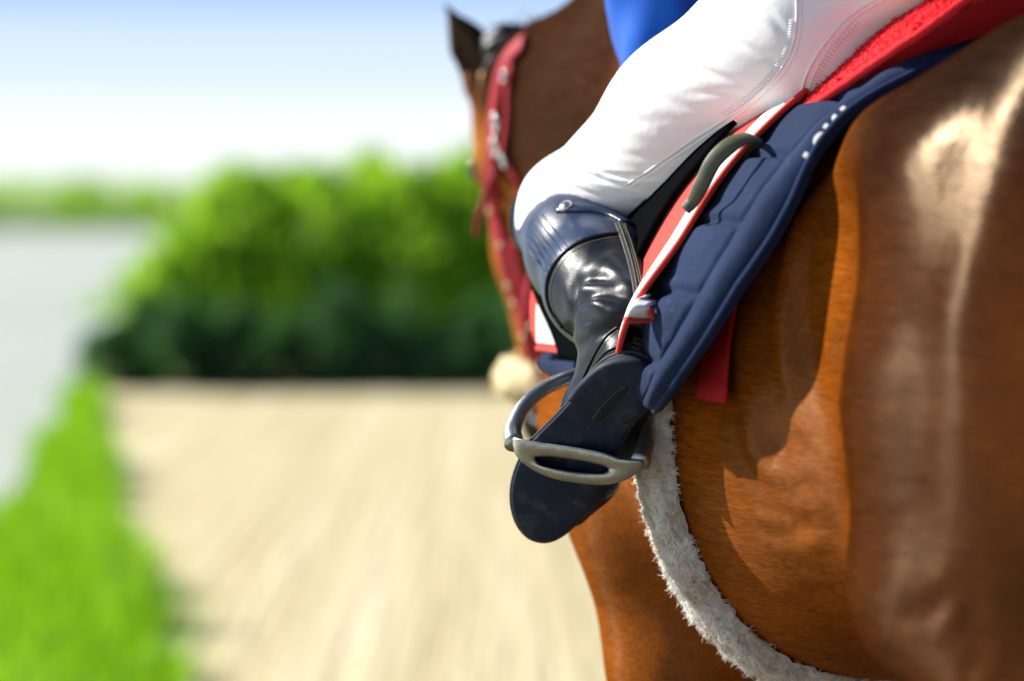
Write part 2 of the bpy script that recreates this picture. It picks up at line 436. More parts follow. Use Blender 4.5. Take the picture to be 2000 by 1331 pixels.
ds = np.concatenate([[-30, -5], np.linspace(0, 60, 61), [90, 150, 300, 800, 3000]])
V = []; offs = [-3000, -60, -14, -6, -1.6, -.6, -.2, 0.0, .25, .6, 3, 30, 3000]
zz = [-.5, -.55, -.5, -.45, -.42, -.40, -.25, -.06, 0, 0, 0, 0, 0]
for d in ds:
    for o_, z_ in zip(offs, zz):
        x = bank(min(d, 60))+o_
        z = z_
        if d > 230 and o_ < 0: z = .05                 # far bank of the river
        V.append((x, d, z))
top('ground', V, flip(grid(V, len(ds), len(offs))), M['ground'], kind='structure')
V = []; dd = np.linspace(-3, 34, 90); xs = np.linspace(0, 1, 16)
for d in dd:
    for a in xs:
        e = verge(d)+.08*math.sin(d*2.1)+.05*math.sin(d*5.3)
        x = e+(9-e)*a**1.8
        V.append((x, d, .004+.012*math.sin(x*2.7+d*.4)**2*(a > .02)))
top('sand_track', V, flip(grid(V, len(dd), len(xs))), M['sand'], kind='structure')
def earth(t, p):
    v = coords(t); t.links.new(ramp(t, noise(t, v, 5, 6), [(.3, (.11, .075, .045)), (.7, (.21, .15, .10))]), p.inputs['Base Color']); bump(t, p, noise(t, v, 14, 6), .6, .05)
V = []; dd = np.linspace(-3, 5.4, 30); xs = np.linspace(-.9, 4.5, 20)  # unseen dark ground, added under the horse to dim bounce on the belly
for d in dd:
    for x in xs: V.append((x+.06*math.sin(d*4), d+.12*math.sin(x*5), .030+.01*math.sin(x*9)*math.sin(d*8)))
top('added_dark_ground', V, flip(grid(V, len(dd), len(xs))), mat('added_dark_earth', (.16, .11, .07), .95, .1, build=earth), kind='structure')
V = []; dd = [-30, 0, 20, 60, 229]
for d in dd: V += [(-3000, d, -.12), (bank(min(d, 60))+.05, d, -.12)]
top('river', V, flip(grid(V, len(dd), 2)), M['water'], kind='structure')

# ------------------------------------------------------------------ the horse (horse frame: u forward, v left, z up)
hx = Field((-1.32, -.46, .02), (1.45, .46, 1.86), .010)
US = [-1.14, -1.06, -.95, -.82, -.68, -.54, -.40, -.25, -.10, .02, .14, .26, .38, .47, .54]
TOP = [1.34, 1.42, 1.49, 1.52, 1.55, 1.538, 1.522, 1.512, 1.525, 1.56, 1.595, 1.575, 1.50, 1.38, 1.26]
BOT = [1.14, 1.02, .94, .90, .88, .87, .865, .835, .80, .785, .785, .81, .87, .96, 1.05]
HW = [.05, .10, .155, .212, .258, .274, .285, .305, .302, .288, .272, .262, .245, .20, .12]
q = hx._blk((-1.32, -.46, .6), (.62, .46, 1.75)); sl, x, y, z = q
u1 = x.ravel(); tp, bt, hw = [spline_tab(u1, US, a)[:, None, None] for a in (TOP, BOT, HW)]
zc = bt+(tp-bt)*.44
ex = np.interp(u1, [-1.1, -.6, -.3, 0, .14, .3], [2.0, 2.05, 2.3, 2.0, 1.75, 1.9])[:, None, None]
hh = np.where(z > zc, tp-zc, zc-bt); pw = np.where(z > zc, ex, 2.15)
qq = (np.abs(y)/hw)**pw+(np.abs(z-zc)/hh)**pw
d = (qq**(1/pw)-1)*np.minimum(hw, hh)*.95
d = np.maximum(d, np.maximum(-1.14-x, x-.54)+0*d)
hx._mix(sl, d.astype(np.float32), .02)
for sg in (1, -1):
    m = lambda u, v, z: (u, v*sg, z)
    # hind quarter
    hx.ell(m(-.48, .205, 1.415), (.085, .06, .055), .08)                  # point of hip
    hx.ell(m(-.64, .12, 1.37), (.20, .14, .18), .07)                    # gluteals
    hx.ell(m(-.665, .165, 1.15), (.155, .132, .28), .06)                    # biceps femoris
    hx.path([m(-.57, .18, 1.36), m(-.565, .192, 1.18), m(-.54, .207, 1.0)], [.112, .110, .09], .05)   # quadriceps
    hx.ell(m(-.515, .212, .965), (.07, .066, .08), .05)                  # stifle
    hx.path([m(-.60, .185, .98), m(-.78, .165, .80), m(-.98, .15, .60)], [.115, .085, .052], .06)
    hx.path([m(-1.02, .15, .62), m(-.98, .15, .55), m(-.97, .15, .24)], [.045, .05, .036], .03)
    hx.path([m(-.97, .15, .24), m(-.90, .15, .11)], [.042, .04], .03)
    # fore quarter
    hx.path([m(.16, .12, 1.42), m(.30, .165, 1.24), m(.41, .16, 1.08)], [.10, .105, .10], .07)
    hx.path([m(.40, .17, 1.08), m(.20, .19, .98)], [.095, .09], .06)
    hx.ell(m(.15, .185, 1.12), (.12, .085, .15), .06)
    hx.path([m(.25, .185, .99), m(.20, .16, .77), m(.13, .15, .53)], [.115, .088, .055], .06)
    hx.path([m(.13, .15, .53), m(.07, .15, .25)], [.052, .037], .03)
    hx.path([m(.07, .15, .25), m(.12, .15, .11)], [.043, .042], .03)
# neck and crest
hx.path([(.22, 0, 1.34), (.50, .01, 1.44), (.78, .045, 1.49), (1.0, .085, 1.495)], [.25, .205, .15, .105], .09, flat=((0.05, 1, 0), .62))
hx.path([(.16, 0, 1.53), (.45, .01, 1.61), (.70, .035, 1.628), (.92, .075, 1.572), (1.03, .09, 1.545)], [.055, .06, .055, .055, .05], .07)
# head
HP = np.array([1.030, .050, 1.585])
HA = nrm([.05, -.07, -.60]); HD = np.array([.897, .42, 0]); HD = nrm(HD-HA*(HD@HA)); HL = np.cross(HA, HD)
if HL[1] < 0: HL = -HL
def hd(t, dd, ll): return HP+HA*t+HD*dd+HL*ll
HM = [list(HA), list(HD), list(HL)]
hx.ell(hd(.08, .015, 0), (.13, .095, .082), .04, HM)
hx.path([hd(.12, .035, 0), hd(.30, .035, 0), hd(.50, .018, 0)], [.085, .07, .055], .04, flat=(HL, .85))
for sg in (1, -1):
    hx.ell(hd(.19, -.075, .042*sg), (.125, .105, .042), .035, HM)
    hx.ell(hd(.155, .055, .078*sg), (.035, .028, .022), .02, HM)
    hx.path([hd(.24, -.02, .06*sg), hd(.40, .0, .048*sg)], [.016, .01], .025)
    hx.ell(hd(.575, .035, .035*sg), (.03, .022, .018), .02, HM)
hx.path([hd(.28, -.09, 0), hd(.50, -.035, 0)], [.05, .038], .05)
hx.ell(hd(.555, .004, 0), (.075, .062, .055), .04, HM)
hx.ell(hd(.585, -.045, 0), (.035, .028, .032), .03, HM)
# ears
et, eb = L(868, 6, 4.06), L(950, 165, 4.06)
em = eb*.5+et*.5+np.array([.0, -.004, .0])
hx.path([eb, em, et], [.042, .036, .005], .012, flat=(HD, .62))
hx.path([eb*.75+et*.25+np.array([-.02, .02, .0]), em*.3+et*.7+np.array([-.016, .016, 0])], [.016, .009], .01, sub=True)
rb, rt = hd(-.01, .02, -.05), hd(-.075, -.06, -.075)
hx.path([rb, rt], [.03, .006], .012, flat=(HD, .6))
# hollows
for sg in (1, -1):
    hx.ell((-.40, .345*sg, 1.29), (.06, .05, .11), .08, sub=True)        # flank hollow
    hx.path([(-.42, .31*sg, 1.22), (-.44, .315*sg, 1.06), (-.455, .30*sg, .95)], [.012, .014, .012], .05, sub=True)
hV, hF = hx.mesh(); hV = relax(hV, hF, 4)
hN = normals(hV, hF); hB = bvh(hV, hF.tolist())
# skin folds, muscle lines and veins
for pts, dep, wd in (
        ([(1790, 1215), (1840, 1180), (1900, 1140)], .006, .007), ([(1850, 1290), (1890, 1220), (1915, 1170)], .007, .007),
        ([(1880, 1331), (1930, 1230)], .008, .008), ([(1690, 1240), (1705, 1215), (1740, 1190)], .006, .006),
        ([(1740, 1270), (1752, 1225), (1790, 1200)], .005, .006), ([(1500, 905), (1540, 870), (1600, 900)], .004, .008),
        ([(1480, 985), (1530, 1000), (1590, 990)], .004, .006), ([(1465, 930), (1500, 960), (1560, 965)], .003, .005),
        ([(1720, 1040), (1780, 1010), (1850, 1000)], -.003, .012),
        ([(1470, 1030), (1540, 1045), (1600, 1030)], .003, .006), ([(1520, 930), (1545, 960), (1600, 955)], .003, .006),
        ([(1490, 860), (1530, 840), (1590, 850)], .003, .007), ([(1510, 1010), (1550, 1025), (1610, 1015)], .003, .006)):
    P, _ = casts(hB, pts, 16, 2.6)
    hV = crease(hV, hN, P, dep*(1.1 if pts[0][0] < 1600 else .5), max(wd, .009), .5)
# low ridges that catch the light along flank and belly
for pts, amp, wd in (([(1640, 330), (1575, 430), (1545, 560), (1538, 690), (1550, 760)], .015, .017),
                     ([(1632, 600), (1628, 720), (1645, 800)], .006, .016),
                     ([(1455, 800), (1480, 880), (1540, 950), (1600, 990)], .006, .018),
                     ([(1990, 470), (1900, 500), (1868, 600), (1862, 700), (1850, 790)], .003, .040)):
    P, _ = casts(hB, pts, 24, 2.6); d, t = dist_poly(hV, P)
    hV = hV+hN*(amp*np.exp(-(d/wd)**2)*np.sin(np.pi*np.clip(t, .03, .97))**.5)[:, None]
rr = np.sin(hV[:, 0]*47+hV[:, 2]*31)*np.sin(hV[:, 1]*39-hV[:, 2]*23+hV[:, 0]*11)
hV = hV+hN*(.0006*rr)[:, None]
hV = relax(hV, hF, 3); hB = bvh(hV, hF.tolist())

horse = empty('horse', (0, 0, 0), 'bay horse with glossy brown coat, ridden away from the camera', 'horse')
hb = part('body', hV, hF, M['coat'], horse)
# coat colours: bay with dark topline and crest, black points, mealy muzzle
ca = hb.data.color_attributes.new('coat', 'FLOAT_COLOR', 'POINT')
u, v, z = hV.T
def sm(x, a, b): t = np.clip((x-a)/(b-a), 0, 1); return t*t*(3-2*t)
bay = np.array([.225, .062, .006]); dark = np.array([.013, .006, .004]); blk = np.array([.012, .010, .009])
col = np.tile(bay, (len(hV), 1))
hn = sm(-u, .40, .52)                                                      # shade on the quarters, painted into the coat
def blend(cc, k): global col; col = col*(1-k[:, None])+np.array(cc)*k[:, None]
blend((.045, .0125, .003), hn*.93*(1-.8*sm(-u, .70, .84)*(1-sm(z, 1.22, 1.42))))  # painted dark for grazing sun; lower rear kept orange for bounced light
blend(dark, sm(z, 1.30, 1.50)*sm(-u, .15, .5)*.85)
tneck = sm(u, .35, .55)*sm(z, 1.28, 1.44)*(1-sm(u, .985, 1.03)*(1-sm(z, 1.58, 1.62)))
blend((.022, .011, .007), tneck*.93)  # neck coat darkened further for the shade lying on it
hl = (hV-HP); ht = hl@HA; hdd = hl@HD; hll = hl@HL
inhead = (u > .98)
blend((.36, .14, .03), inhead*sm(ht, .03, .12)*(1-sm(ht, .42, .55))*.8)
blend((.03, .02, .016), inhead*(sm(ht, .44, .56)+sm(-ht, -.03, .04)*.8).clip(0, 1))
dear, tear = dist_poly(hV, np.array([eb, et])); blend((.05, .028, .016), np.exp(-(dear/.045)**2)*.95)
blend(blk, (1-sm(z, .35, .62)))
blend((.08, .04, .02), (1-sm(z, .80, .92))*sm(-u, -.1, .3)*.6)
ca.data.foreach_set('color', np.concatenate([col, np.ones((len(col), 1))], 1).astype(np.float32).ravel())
def hoof(u, v):
    a = np.linspace(0, 2*np.pi, 16, endpoint=False); V = []
    for z_, r_, s_ in ((.005, .068, 0), (.012, .07, 0), (.10, .05, -.02), (.112, .04, -.022)):
        V += [(u+s_+r_*math.cos(t), v+r_*.9*math.sin(t), z_) for t in a]
    F = grid(V, 4, 16, True)+[tuple(range(16)), tuple(48+i for i in range(16))[::-1]]
    part('hoof', V, flip(F), M['hoof'], horse)
for u_, v_ in ((.15, .15), (.15, -.15), (-.88, .15), (-.88, -.15)): hoof(u_, v_)
for sg in (1, -1):
    F0 = Field(hd(.155, .07, .085*sg)-.035, hd(.155, .07, .085*sg)+.035, .004); F0.ell(hd(.155, .07, .085*sg), (.02, .016, .015), .004, HM)
    part('eye', *F0.mesh(), M['eye'], horse)
# mane (short, on the crest, falling to the far side), braided forelock and tail
def vn(x): return x/(np.linalg.norm(x, axis=-1, keepdims=True)+1e-12)
def ribbons(P, B):
    """P: (n, m, 3) strand points, B: (n, m, 3) half widths -> mesh"""
    n, m = P.shape[:2]; V = np.stack([P-B, P+B], 2).reshape(-1, 3)
    i = (np.arange(n)[:, None]*m+np.arange(m-1)[None])*2; i = i.ravel()
    return V, np.stack([i, i+1, i+3, i+2], 1)
def hairs(roots, dirs, length, wd, nseg=4, droop=.0):
    q = np.array(roots, float); d = vn(np.array(dirs, float)); l_ = np.asarray(length, float)[:, None]
    b = vn(np.cross(d, rng.normal(size=q.shape)))*wd; P, B = [], []
    for i in range(nseg+1):
        P.append(q); B.append(b*(1-.85*i/nseg)); d = vn(d+np.array([0, 0, -droop])+rng.normal(size=q.shape)*.08); q = q+d*l_/nseg
    return ribbons(np.stack(P, 1), np.stack(B, 1))
def curls(R, nn, cell, length, wd, nseg=6, down=(-.2, 0, -.7)):
    """curly locks: strands of one cell curl the same way"""
    key = np.floor(R/cell).astype(np.int64); h = (key[:, 0]*73856093 ^ key[:, 1]*19349663 ^ key[:, 2]*83492791) & 4095
    tab = np.random.default_rng(3).normal(size=(4096, 7)); g = tab[h]
    td = g[:, :3]; td = vn(td-nn*(td*nn).sum(1, keepdims=True)+np.array(down))
    ax = vn(vn(np.cross(nn, td))+g[:, 3:6]*.35+rng.normal(size=R.shape)*.25)
    d = vn(nn*.8+td*.6+rng.normal(size=R.shape)*.3); q = R.copy(); l_ = length*(.6+.7*rng.random((len(R), 1)))
    an = (.5+.35*np.abs(g[:, 6:7]))*.9; P, B = [], []
    for i in range(nseg+1):
        b = vn(np.cross(d, nn)+ax*.3)*wd*(1-.6*i/nseg); P.append(q); B.append(b); q = q+d*l_/nseg
        d = d*np.cos(an)+np.cross(ax, d)*np.sin(an)+ax*(ax*d).sum(1, keepdims=True)*(1-np.cos(an))
    return ribbons(np.stack(P, 1), np.stack(B, 1))
P = smooth_path([(.12, 0, 1.585), (.45, .01, 1.67), (.70, .035, 1.675), (.92, .075, 1.622), (1.02, .09, 1.595)], 300)
R, D_, Ln = [], [], []
for p in P:
    for k in range(5):
        R.append(p+rng.normal(size=3)*np.array([.006, .008, .004])+np.array([0, -.018, -.014])); D_.append(nrm([-.1, -.9, -.1+rng.normal()*.06])); Ln.append(.12+.05*rng.random())
part('mane', *hairs(R, D_, Ln, .0025, 4, .45), M['mane'], horse)
R, D_, Ln = [], [], []
for i in range(1600):
    k = rng.integers(0, 4); c = [hd(-.045, .0, -.01), hd(-.03, .05, .01), hd(-.02, -.03, -.02), hd(0, .08, .02)][k]
    R.append(c+rng.normal(size=3)*.017); D_.append(nrm(rng.normal(size=3)*.5+np.array([0, .2, -.1]))); Ln.append(.018+.012*rng.random())
fk = Field(HP-.16, HP+.16, .006)
for k_, (px_, py_, r_) in enumerate(((962, 92, .018), (985, 72, .021), (1010, 72, .020), (1000, 92, .022), (972, 118, .02), (962, 142, .016), (988, 112, .02))):
    fk.ell(L(px_, py_, 4.03), (r_*1.2, r_, r_), .012)
kV, kF = fk.mesh(); kV = kV+normals(kV, kF)*(.003*np.sin(kV[:, 2:3]*260+kV[:, 0:1]*180)); fko = part('forelock', kV, kF, M['mane'], horse)
part('stray_hair', *hairs(R, D_, Ln, .002, 3, .5), M['mane'], fko)
R, D_, Ln = [], [], []
for i in range(1500):
    R.append(np.array([-1.13, 0, 1.38])+rng.normal(size=3)*.018); D_.append(nrm([-.55+rng.normal()*.12, rng.normal()*.1, -.4])); Ln.append(.75+.2*rng.random())
part('tail', *hairs(R, D_, Ln, .004, 8, .28), M['mane'], horse)

# ------------------------------------------------------------------ draped tack: surface of the back
_rc = {}
def body_r(u, ph):
    """distance from the barrel axis (v=0, z=1.15) to the coat at station u in direction ph"""
    d = Vector((0, math.cos(ph), math.sin(ph)))
    h = hB.ray_cast(Vector((u, 0, 1.15)), d)
    return h[3] if h[0] is not None else .3
UG = np.linspace(-.46, .46, 47); PG = np.linspace(rad(-85), rad(90), 71)
RG = np.array([[body_r(a, b) for b in PG] for a in UG])
for _ in range(3):                                                         # iron out small bumps
    RG[1:-1] = .25*RG[:-2]+.5*RG[1:-1]+.25*RG[2:]; RG[:, 1:-1] = .25*RG[:, :-2]+.5*RG[:, 1:-1]+.25*RG[:, 2:]
def rad_at(u, ph):
    x = np.clip((np.asarray(u)-UG[0])/(UG[1]-UG[0]), 0, len(UG)-1.001); y = np.clip((np.asarray(ph)-PG[0])/(PG[1]-PG[0]), 0, len(PG)-1.001)
    i, j = x.astype(int), y.astype(int); a, b = x-i, y-j
    return (RG[i, j]*(1-a)+RG[i+1, j]*a)*(1-b)+(RG[i, j+1]*(1-a)+RG[i+1, j+1]*a)*b
def drape(u, ph, off, side=1):
    r = rad_at(u, ph)+off
    return np.stack([u+0*r, side*r*np.cos(ph), 1.15+r*np.sin(ph)], -1)
def cloth_sheet(name, mt, root, rear, front, bottom, off_in, thick, flare=None, nu=150, nb=120, relief=None, sides=(1, -1), round_e=.012):
    """double sided cloth on the left and right of the back; rear/front: u as a function of arc t (0 spine .. 1 hem)"""
    tt = np.linspace(0, 1, nb); aa = np.linspace(0, 1, nu)
    out = []
    ph = rad(90)+(bottom-rad(90))*tt[None, :]+0*aa[:, None]
    ur, uf = rear(tt)[None, :], front(tt)[None, :]; uu = ur+(uf-ur)*aa[:, None]; T2 = tt[None, :]+0*uu
    arc = .36*np.abs(rad(90)-bottom)
    ed = np.minimum(np.minimum((uu-ur), (uf-uu)), (1-T2)*arc); e = np.clip(ed/round_e, 0, 1); e = np.sqrt(1-(1-e)**2)
    fl = flare(uu, T2) if flare is not None else 0
    rel = relief(uu, T2, ur, uf, arc) if relief is not None else 0
    Vs, Fs, n = [], [], 0
    for sd in sides:
        o = drape(uu, ph, off_in+fl+thick*e*1.0+rel*e, sd).reshape(-1, 3)
        i_ = drape(uu, ph, off_in+fl-thick*.25*e, sd).reshape(-1, 3)
        f = grid(o, nu, nb); f = f if sd > 0 else flip(f)
        Vs += [o, i_]; Fs += [tuple(k+n for k in q) for q in f]+[tuple(k+n+len(o) for k in reversed(q)) for q in f]; n += 2*len(o)
    o = part(name, np.concatenate(Vs), Fs, mt, root)
    return o

# ------------------------------------------------------------------ saddle pad, number cloth
HEM = rad(-3)
pad = empty('saddle_pad', (-.05, 0, 1.5), 'thick navy quilted saddle pad with white lettering along its rear edge', 'saddle pad')
TT = np.array([0, .2, .4, .58, .72, .84, .92, .97, 1.0])
def pad_rear(t): return spline_tab(np.asarray(t, float), TT, [-.39, -.385, -.372, -.366, -.348, -.312, -.265, -.225, -.18])
def pad_front(t): return spline_tab(np.asarray(t, float), TT, [.40, .38, .36, .345, .335, .325, .315, .30, .25])
def pad_flare(u, t):
    back = np.clip((-u+.02)/.25, 0, 1)
    return .004+.040*sm(t, .30, .85)*back+.012*sm(t, .6, 1.0)
def pad_relief(u, t, ur, uf, arc):
    r = np.zeros_like(u); dr = (u-ur)*.97
    g = lambda d, w_: np.exp(-(d/w_)**2)
    r -= .0055*g(dr-.05, .005)                                             # border seam along the rear edge
    r += .005*np.abs(np.sin((t-.30)*np.pi/.148))*sm(dr, .05, .09)
    for k in (.30, .45, .60, .74, .87):                               # curved cross seams
        bow = k+.05-.045*np.sin(np.clip((dr-.05)/.20, 0, 1)*np.pi*.5+.25)+.25*np.clip(dr-.05, 0, .2)
        r -= .0085*g((t-bow)*arc, .0060)*sm(dr, .044, .056)
    r += .004*np.sin(np.clip(dr/.05, 0, 1)*np.pi)                          # stuffed edge roll
    r += .0006*np.sin(u*50+t*20)*np.sin(t*60+u*25)
    return r
PAD_IN, PAD_T = .006, .018
cloth_sheet('quilted_panel', M['navy'], pad, pad_rear, pad_front, HEM, PAD_IN, PAD_T, pad_flare, 240, 230, pad_relief, round_e=.022)
def pad_pt(u, t, extra=0.0, thick=True):
    u, t = np.asarray(u, float), np.asarray(t, float); ph = rad(90)+(HEM-rad(90))*t
    arc = .36*abs(rad(90)-HEM); ur, uf = pad_rear(t), pad_front(t)
    ed = np.minimum(np.minimum(u-ur, uf-u), (1-t)*arc); e = np.clip(ed/.022, 0, 1); e = np.sqrt(1-(1-e)**2)
    return drape(u, ph, PAD_IN+pad_flare(u, t)+(PAD_T+pad_relief(u, t, ur, uf, arc))*e+extra)
# binding cord round the rear edge
tb = np.linspace(.05, .995, 120); P = pad_pt(pad_rear(tb)+.002, tb, 0)
part('edge_binding', *tube(P, .0045, 8), M['navy'], pad)
# white lettering on the border strip, feet of the letters towards the front
fc = bpy.data.curves.new('letters', 'FONT'); fc.body = 'PONY'; fc.size = .024; fc.space_character = 1.15; fc.resolution_u = 3; fc.offset = .0016
to = bpy.data.objects.new('letters_tmp', fc); C.objects.link(to)
bpy.context.view_layer.update()
tm = bpy.data.meshes.new_from_object(to.evaluated_get(bpy.context.evaluated_depsgraph_get()))
import bmesh
bm = bmesh.new(); bm.from_mesh(tm); bmesh.ops.triangulate(bm, faces=bm.faces)
bmesh.ops.subdivide_edges(bm, edges=[e for e in bm.edges if e.calc_length() > .006], cuts=2, use_grid_fill=False)
bmesh.ops.triangulate(bm, faces=bm.faces)
LV = np.array([v_.co[:] for v_ in bm.verts]); LF = [tuple(v_.index for v_ in f_.verts) for f_ in bm.faces]
bm.free(); bpy.data.objects.remove(to); bpy.data.curves.remove(fc)
arcL = .36*abs(rad(90)-HEM); t0_ = .50
tl = t0_-LV[:, 0]/arcL; ul = pad_rear(tl)+.0065-LV[:, 1]*.9
part('lettering', pad_pt(np.maximum(ul, pad_rear(tl)+.001), tl, .0012), LF, M['letter'], pad, smooth=False)

numc = empty('number_cloth', (0, 0, 1.45), 'red saddle cloth with white border band between the saddle and the navy pad', 'saddle cloth')
NHEM = rad(5)
NT = np.array([0, .25, .45, .6, .72, .83, .92, .97, 1.0])
def num_rear(t): return spline_tab(np.asarray(t, float), NT, [-.20, -.205, -.215, -.222, -.205, -.18, -.155, -.14, -.12])
def num_front(t): return np.interp(t, NT, [.37, .35, .335, .325, .315, .31, .305, .295, .28])
def num_flare(u, t): return pad_flare(u, t*.93)+.028+.010*np.sin(t*14+.5)*sm(t, .4, .9)*np.clip((-u)/.2, 0, 1)+.012*sm(t, .55, .9)*np.clip(-u/.15, 0, 1)
cloth_sheet('red_field', M['red'], numc, lambda t: num_rear(t)+.001, lambda t: num_front(t)-.001, NHEM, .004, .003, num_flare, 90, 110, None, round_e=.004)
def strip_on(fu, name, mt, root, wd, lo, hi, n=120):
    """band following the rear edge of the number cloth, on top of it, one for each side"""
    for sd in (1, -1):
        t = np.linspace(lo, hi, n); V_ = []
        for q_ in np.linspace(0, 1, 7):
            wob = .004*np.sin(t*31)+.003*np.sin(t*67+1)
            uu = fu(t)+wd*q_+wob*(q_ > .9); ph = rad(90)+(NHEM-rad(90))*t
            V_.append(drape(uu, ph, .0085+num_flare(uu, t)-.006*(q_ in (0, 1)), sd))
        V_ = np.array(V_).reshape(-1, 3); f = grid(V_, 7, n); part(name, V_, f if sd > 0 else flip(f), mt, root)
strip_on(lambda t: num_rear(t)+.006, 'white_band', M['band'], numc, .045, .30, .985)
# hem band along the bottom with red piping
for sd in (1, -1):
    uu = np.linspace(-.105, .275, 90)[:, None]; t = np.linspace(.89, .985, 8)[None, :]; U2, T2 = uu+0*t, t+0*uu
    V_ = drape(U2, rad(90)+(NHEM-rad(90))*T2, .009+num_flare(U2, T2), sd).reshape(-1, 3)
    f = grid(V_, 90, 8); part('hem_band', V_, f if sd > 0 else flip(f), M['band'], numc)
t = np.linspace(.30, .985, 140); P1 = drape(num_rear(t), rad(90)+(NHEM-rad(90))*t, .006+num_flare(num_rear(t), t))
u2 = np.linspace(-.115, .28, 80); P2 = drape(u2, np.full(80, NHEM), .006+num_flare(u2, np.ones(80)))
part('piping', *tube(np.concatenate([P1, P2]), .0036, 8), M['red'], numc)
# folded-out rear corner of the cloth
A_, B_, C_ = L(1272, 575, 2.84), L(1222, 626, 2.80), L(1272, 622, 2.83)
D1, E1 = L(1268, 600, 2.80), L(1238, 600, 2.805)
fv = smooth_path([A_, (A_+E1)/2+np.array([0, .006, 0]), B_], 14); fw = smooth_path([L(1285, 590, 2.85), D1, C_], 14)
V_ = []
for i in range(14):
    for k in np.linspace(0, 1, 8): V_.append(fv[i]*(1-k)+fw[i]*k+np.array([-.004, .012, 0])*math.sin(k*np.pi))
V_ = np.array(V_); f = grid(V_, 14, 8); o_ = part('turned_corner', V_, f, M['band'], numc)
md = o_.modifiers.new('solid', 'SOLIDIFY'); md.thickness = .003; md.offset = 0
part('corner_piping', *tube(smooth_path([fv[-1], fw[-1], fw[9]], 12), .004, 8), M['red'], numc)
# crimson under-cloth that hangs below the pad
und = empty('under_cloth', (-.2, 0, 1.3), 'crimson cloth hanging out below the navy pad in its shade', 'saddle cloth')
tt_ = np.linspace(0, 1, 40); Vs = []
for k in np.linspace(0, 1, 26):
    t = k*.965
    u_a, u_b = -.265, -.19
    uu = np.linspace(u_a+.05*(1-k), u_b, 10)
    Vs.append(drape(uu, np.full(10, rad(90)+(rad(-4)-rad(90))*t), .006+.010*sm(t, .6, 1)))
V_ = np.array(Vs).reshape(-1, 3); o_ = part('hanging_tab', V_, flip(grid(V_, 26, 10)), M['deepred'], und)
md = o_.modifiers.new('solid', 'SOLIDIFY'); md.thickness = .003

# ------------------------------------------------------------------ saddle with red terry seat cover
sad = empty('saddle', (-.05, 0, 1.52), 'black leather saddle with a red terry seat cover under the rider', 'saddle')
def seat_surface(a, b):
    """a: 0 cantle .. 1 pommel, b: -1 right .. 1 left"""
    u = -.46+.615*a
    half = np.interp(a, [0, .08, .25, .5, .75, 1], [.11, .165, .205, .20, .16, .08])
    mid = np.interp(a, [0, .06, .2, .45, .7, .9, 1], [1.605, 1.632, 1.612, 1.575, 1.585, 1.625, 1.63])
    low = np.interp(a, [0, .07, .25, .45, .75, 1], [1.585, 1.538, 1.480, 1.458, 1.50, 1.60])
    e = abs(b)**2.3
    return np.array([u+.05*a*(b*b)+.035*(1-a)*b*b, half*b, mid*(1-e)+low*e])
na, nb = 60, 60; V_ = np.array([seat_surface(a, b) for a in np.linspace(0, 1, na) for b in np.linspace(-1, 1, nb)])
F_ = grid(V_, na, nb); Nn = normals(V_, F_)
if Nn[:, 2].mean() < 0: F_ = flip(F_); Nn = -Nn
V_ += Nn*(.0025*np.sin(V_[:, 0:1]*300)*np.sin(V_[:, 1:2]*330+V_[:, 2:3]*200))
seat = part('seat_cover', V_, F_, M['terry'], sad)
md = seat.modifiers.new('solid', 'SOLIDIFY'); md.thickness = .012; md.offset = -1
# terry loops
Fq = np.array(F_); ar = rng.integers(0, len(Fq), 60000); R = []; D_ = []
w4 = rng.dirichlet((1, 1, 1, 1), len(ar)); R = (V_[Fq[ar]]*w4[:, :, None]).sum(1); D_ = Nn[Fq[ar, 0]]+rng.normal(size=(len(ar), 3))*.55
keep = (R[:, 1] > -.02) & (R[:, 0] < -.1)
part('terry_loops', *curls(R[keep], vn(D_[keep]), .006, .006, .0007, 4), M['terry'], seat)
# rolled rim and the sides of the cover and panel beneath
rim = np.array([seat_surface(a, 1) for a in np.linspace(.62, 0, 40)]+[seat_surface(0, b) for b in np.linspace(.95, -1, 24)]+[seat_surface(a, -1) for a in np.linspace(0.02, .62, 40)])
part('rim_piping', *tube(rim+np.array([0, 0, -.004]), .0055, 8), M['terry'], sad)
V_ = []
for k in np.linspace(0, 1, 9):
    for p in rim:
        ph = math.atan2(p[2]-1.15, abs(p[1])+1e-6); uu = p[0]+.035*k
        q_ = drape(np.array(uu), np.array(ph), .034, 1 if p[1] >= 0 else -1)
        c = p*(1-k)+q_*k; c = c+np.array([.0, -.03*math.sin(k*np.pi)*np.sign(p[1])*.5, 0]); V_.append(c+np.array([0, 0, -.006]))
V_ = np.array(V_); part('cover_skirt', V_, grid(V_, 9, len(rim)), M['deepred'], sad)  # sides of the cover, shade painted in as a darker red
# flap under the rider's leg, hugging the cloth
for sd in (1, -1):
    tt_ = np.linspace(.22, .93, 40)
    V_ = []
    for t in tt_:
        ua, ub = np.interp(t, [.22, .5, .62, .75, .93], [-.14, -.12, -.07, -.02, .02]), np.interp(t, [.22, .5, .75, .93], [.20, .27, .30, .18])
        uu = np.linspace(ua, ub, 30); V_.append(drape(uu, np.full(30, rad(90)+(HEM-rad(90))*t), .046+pad_flare(uu, np.full(30, t)), sd))
    V_ = np.array(V_).reshape(-1, 3); f = grid(V_, 40, 30); f = flip(f) if sd > 0 else f
    o_ = part('flap', V_, f, M['saddle'], sad); md = o_.modifiers.new('solid', 'SOLIDIFY'); md.thickness = .006; md.offset = -1
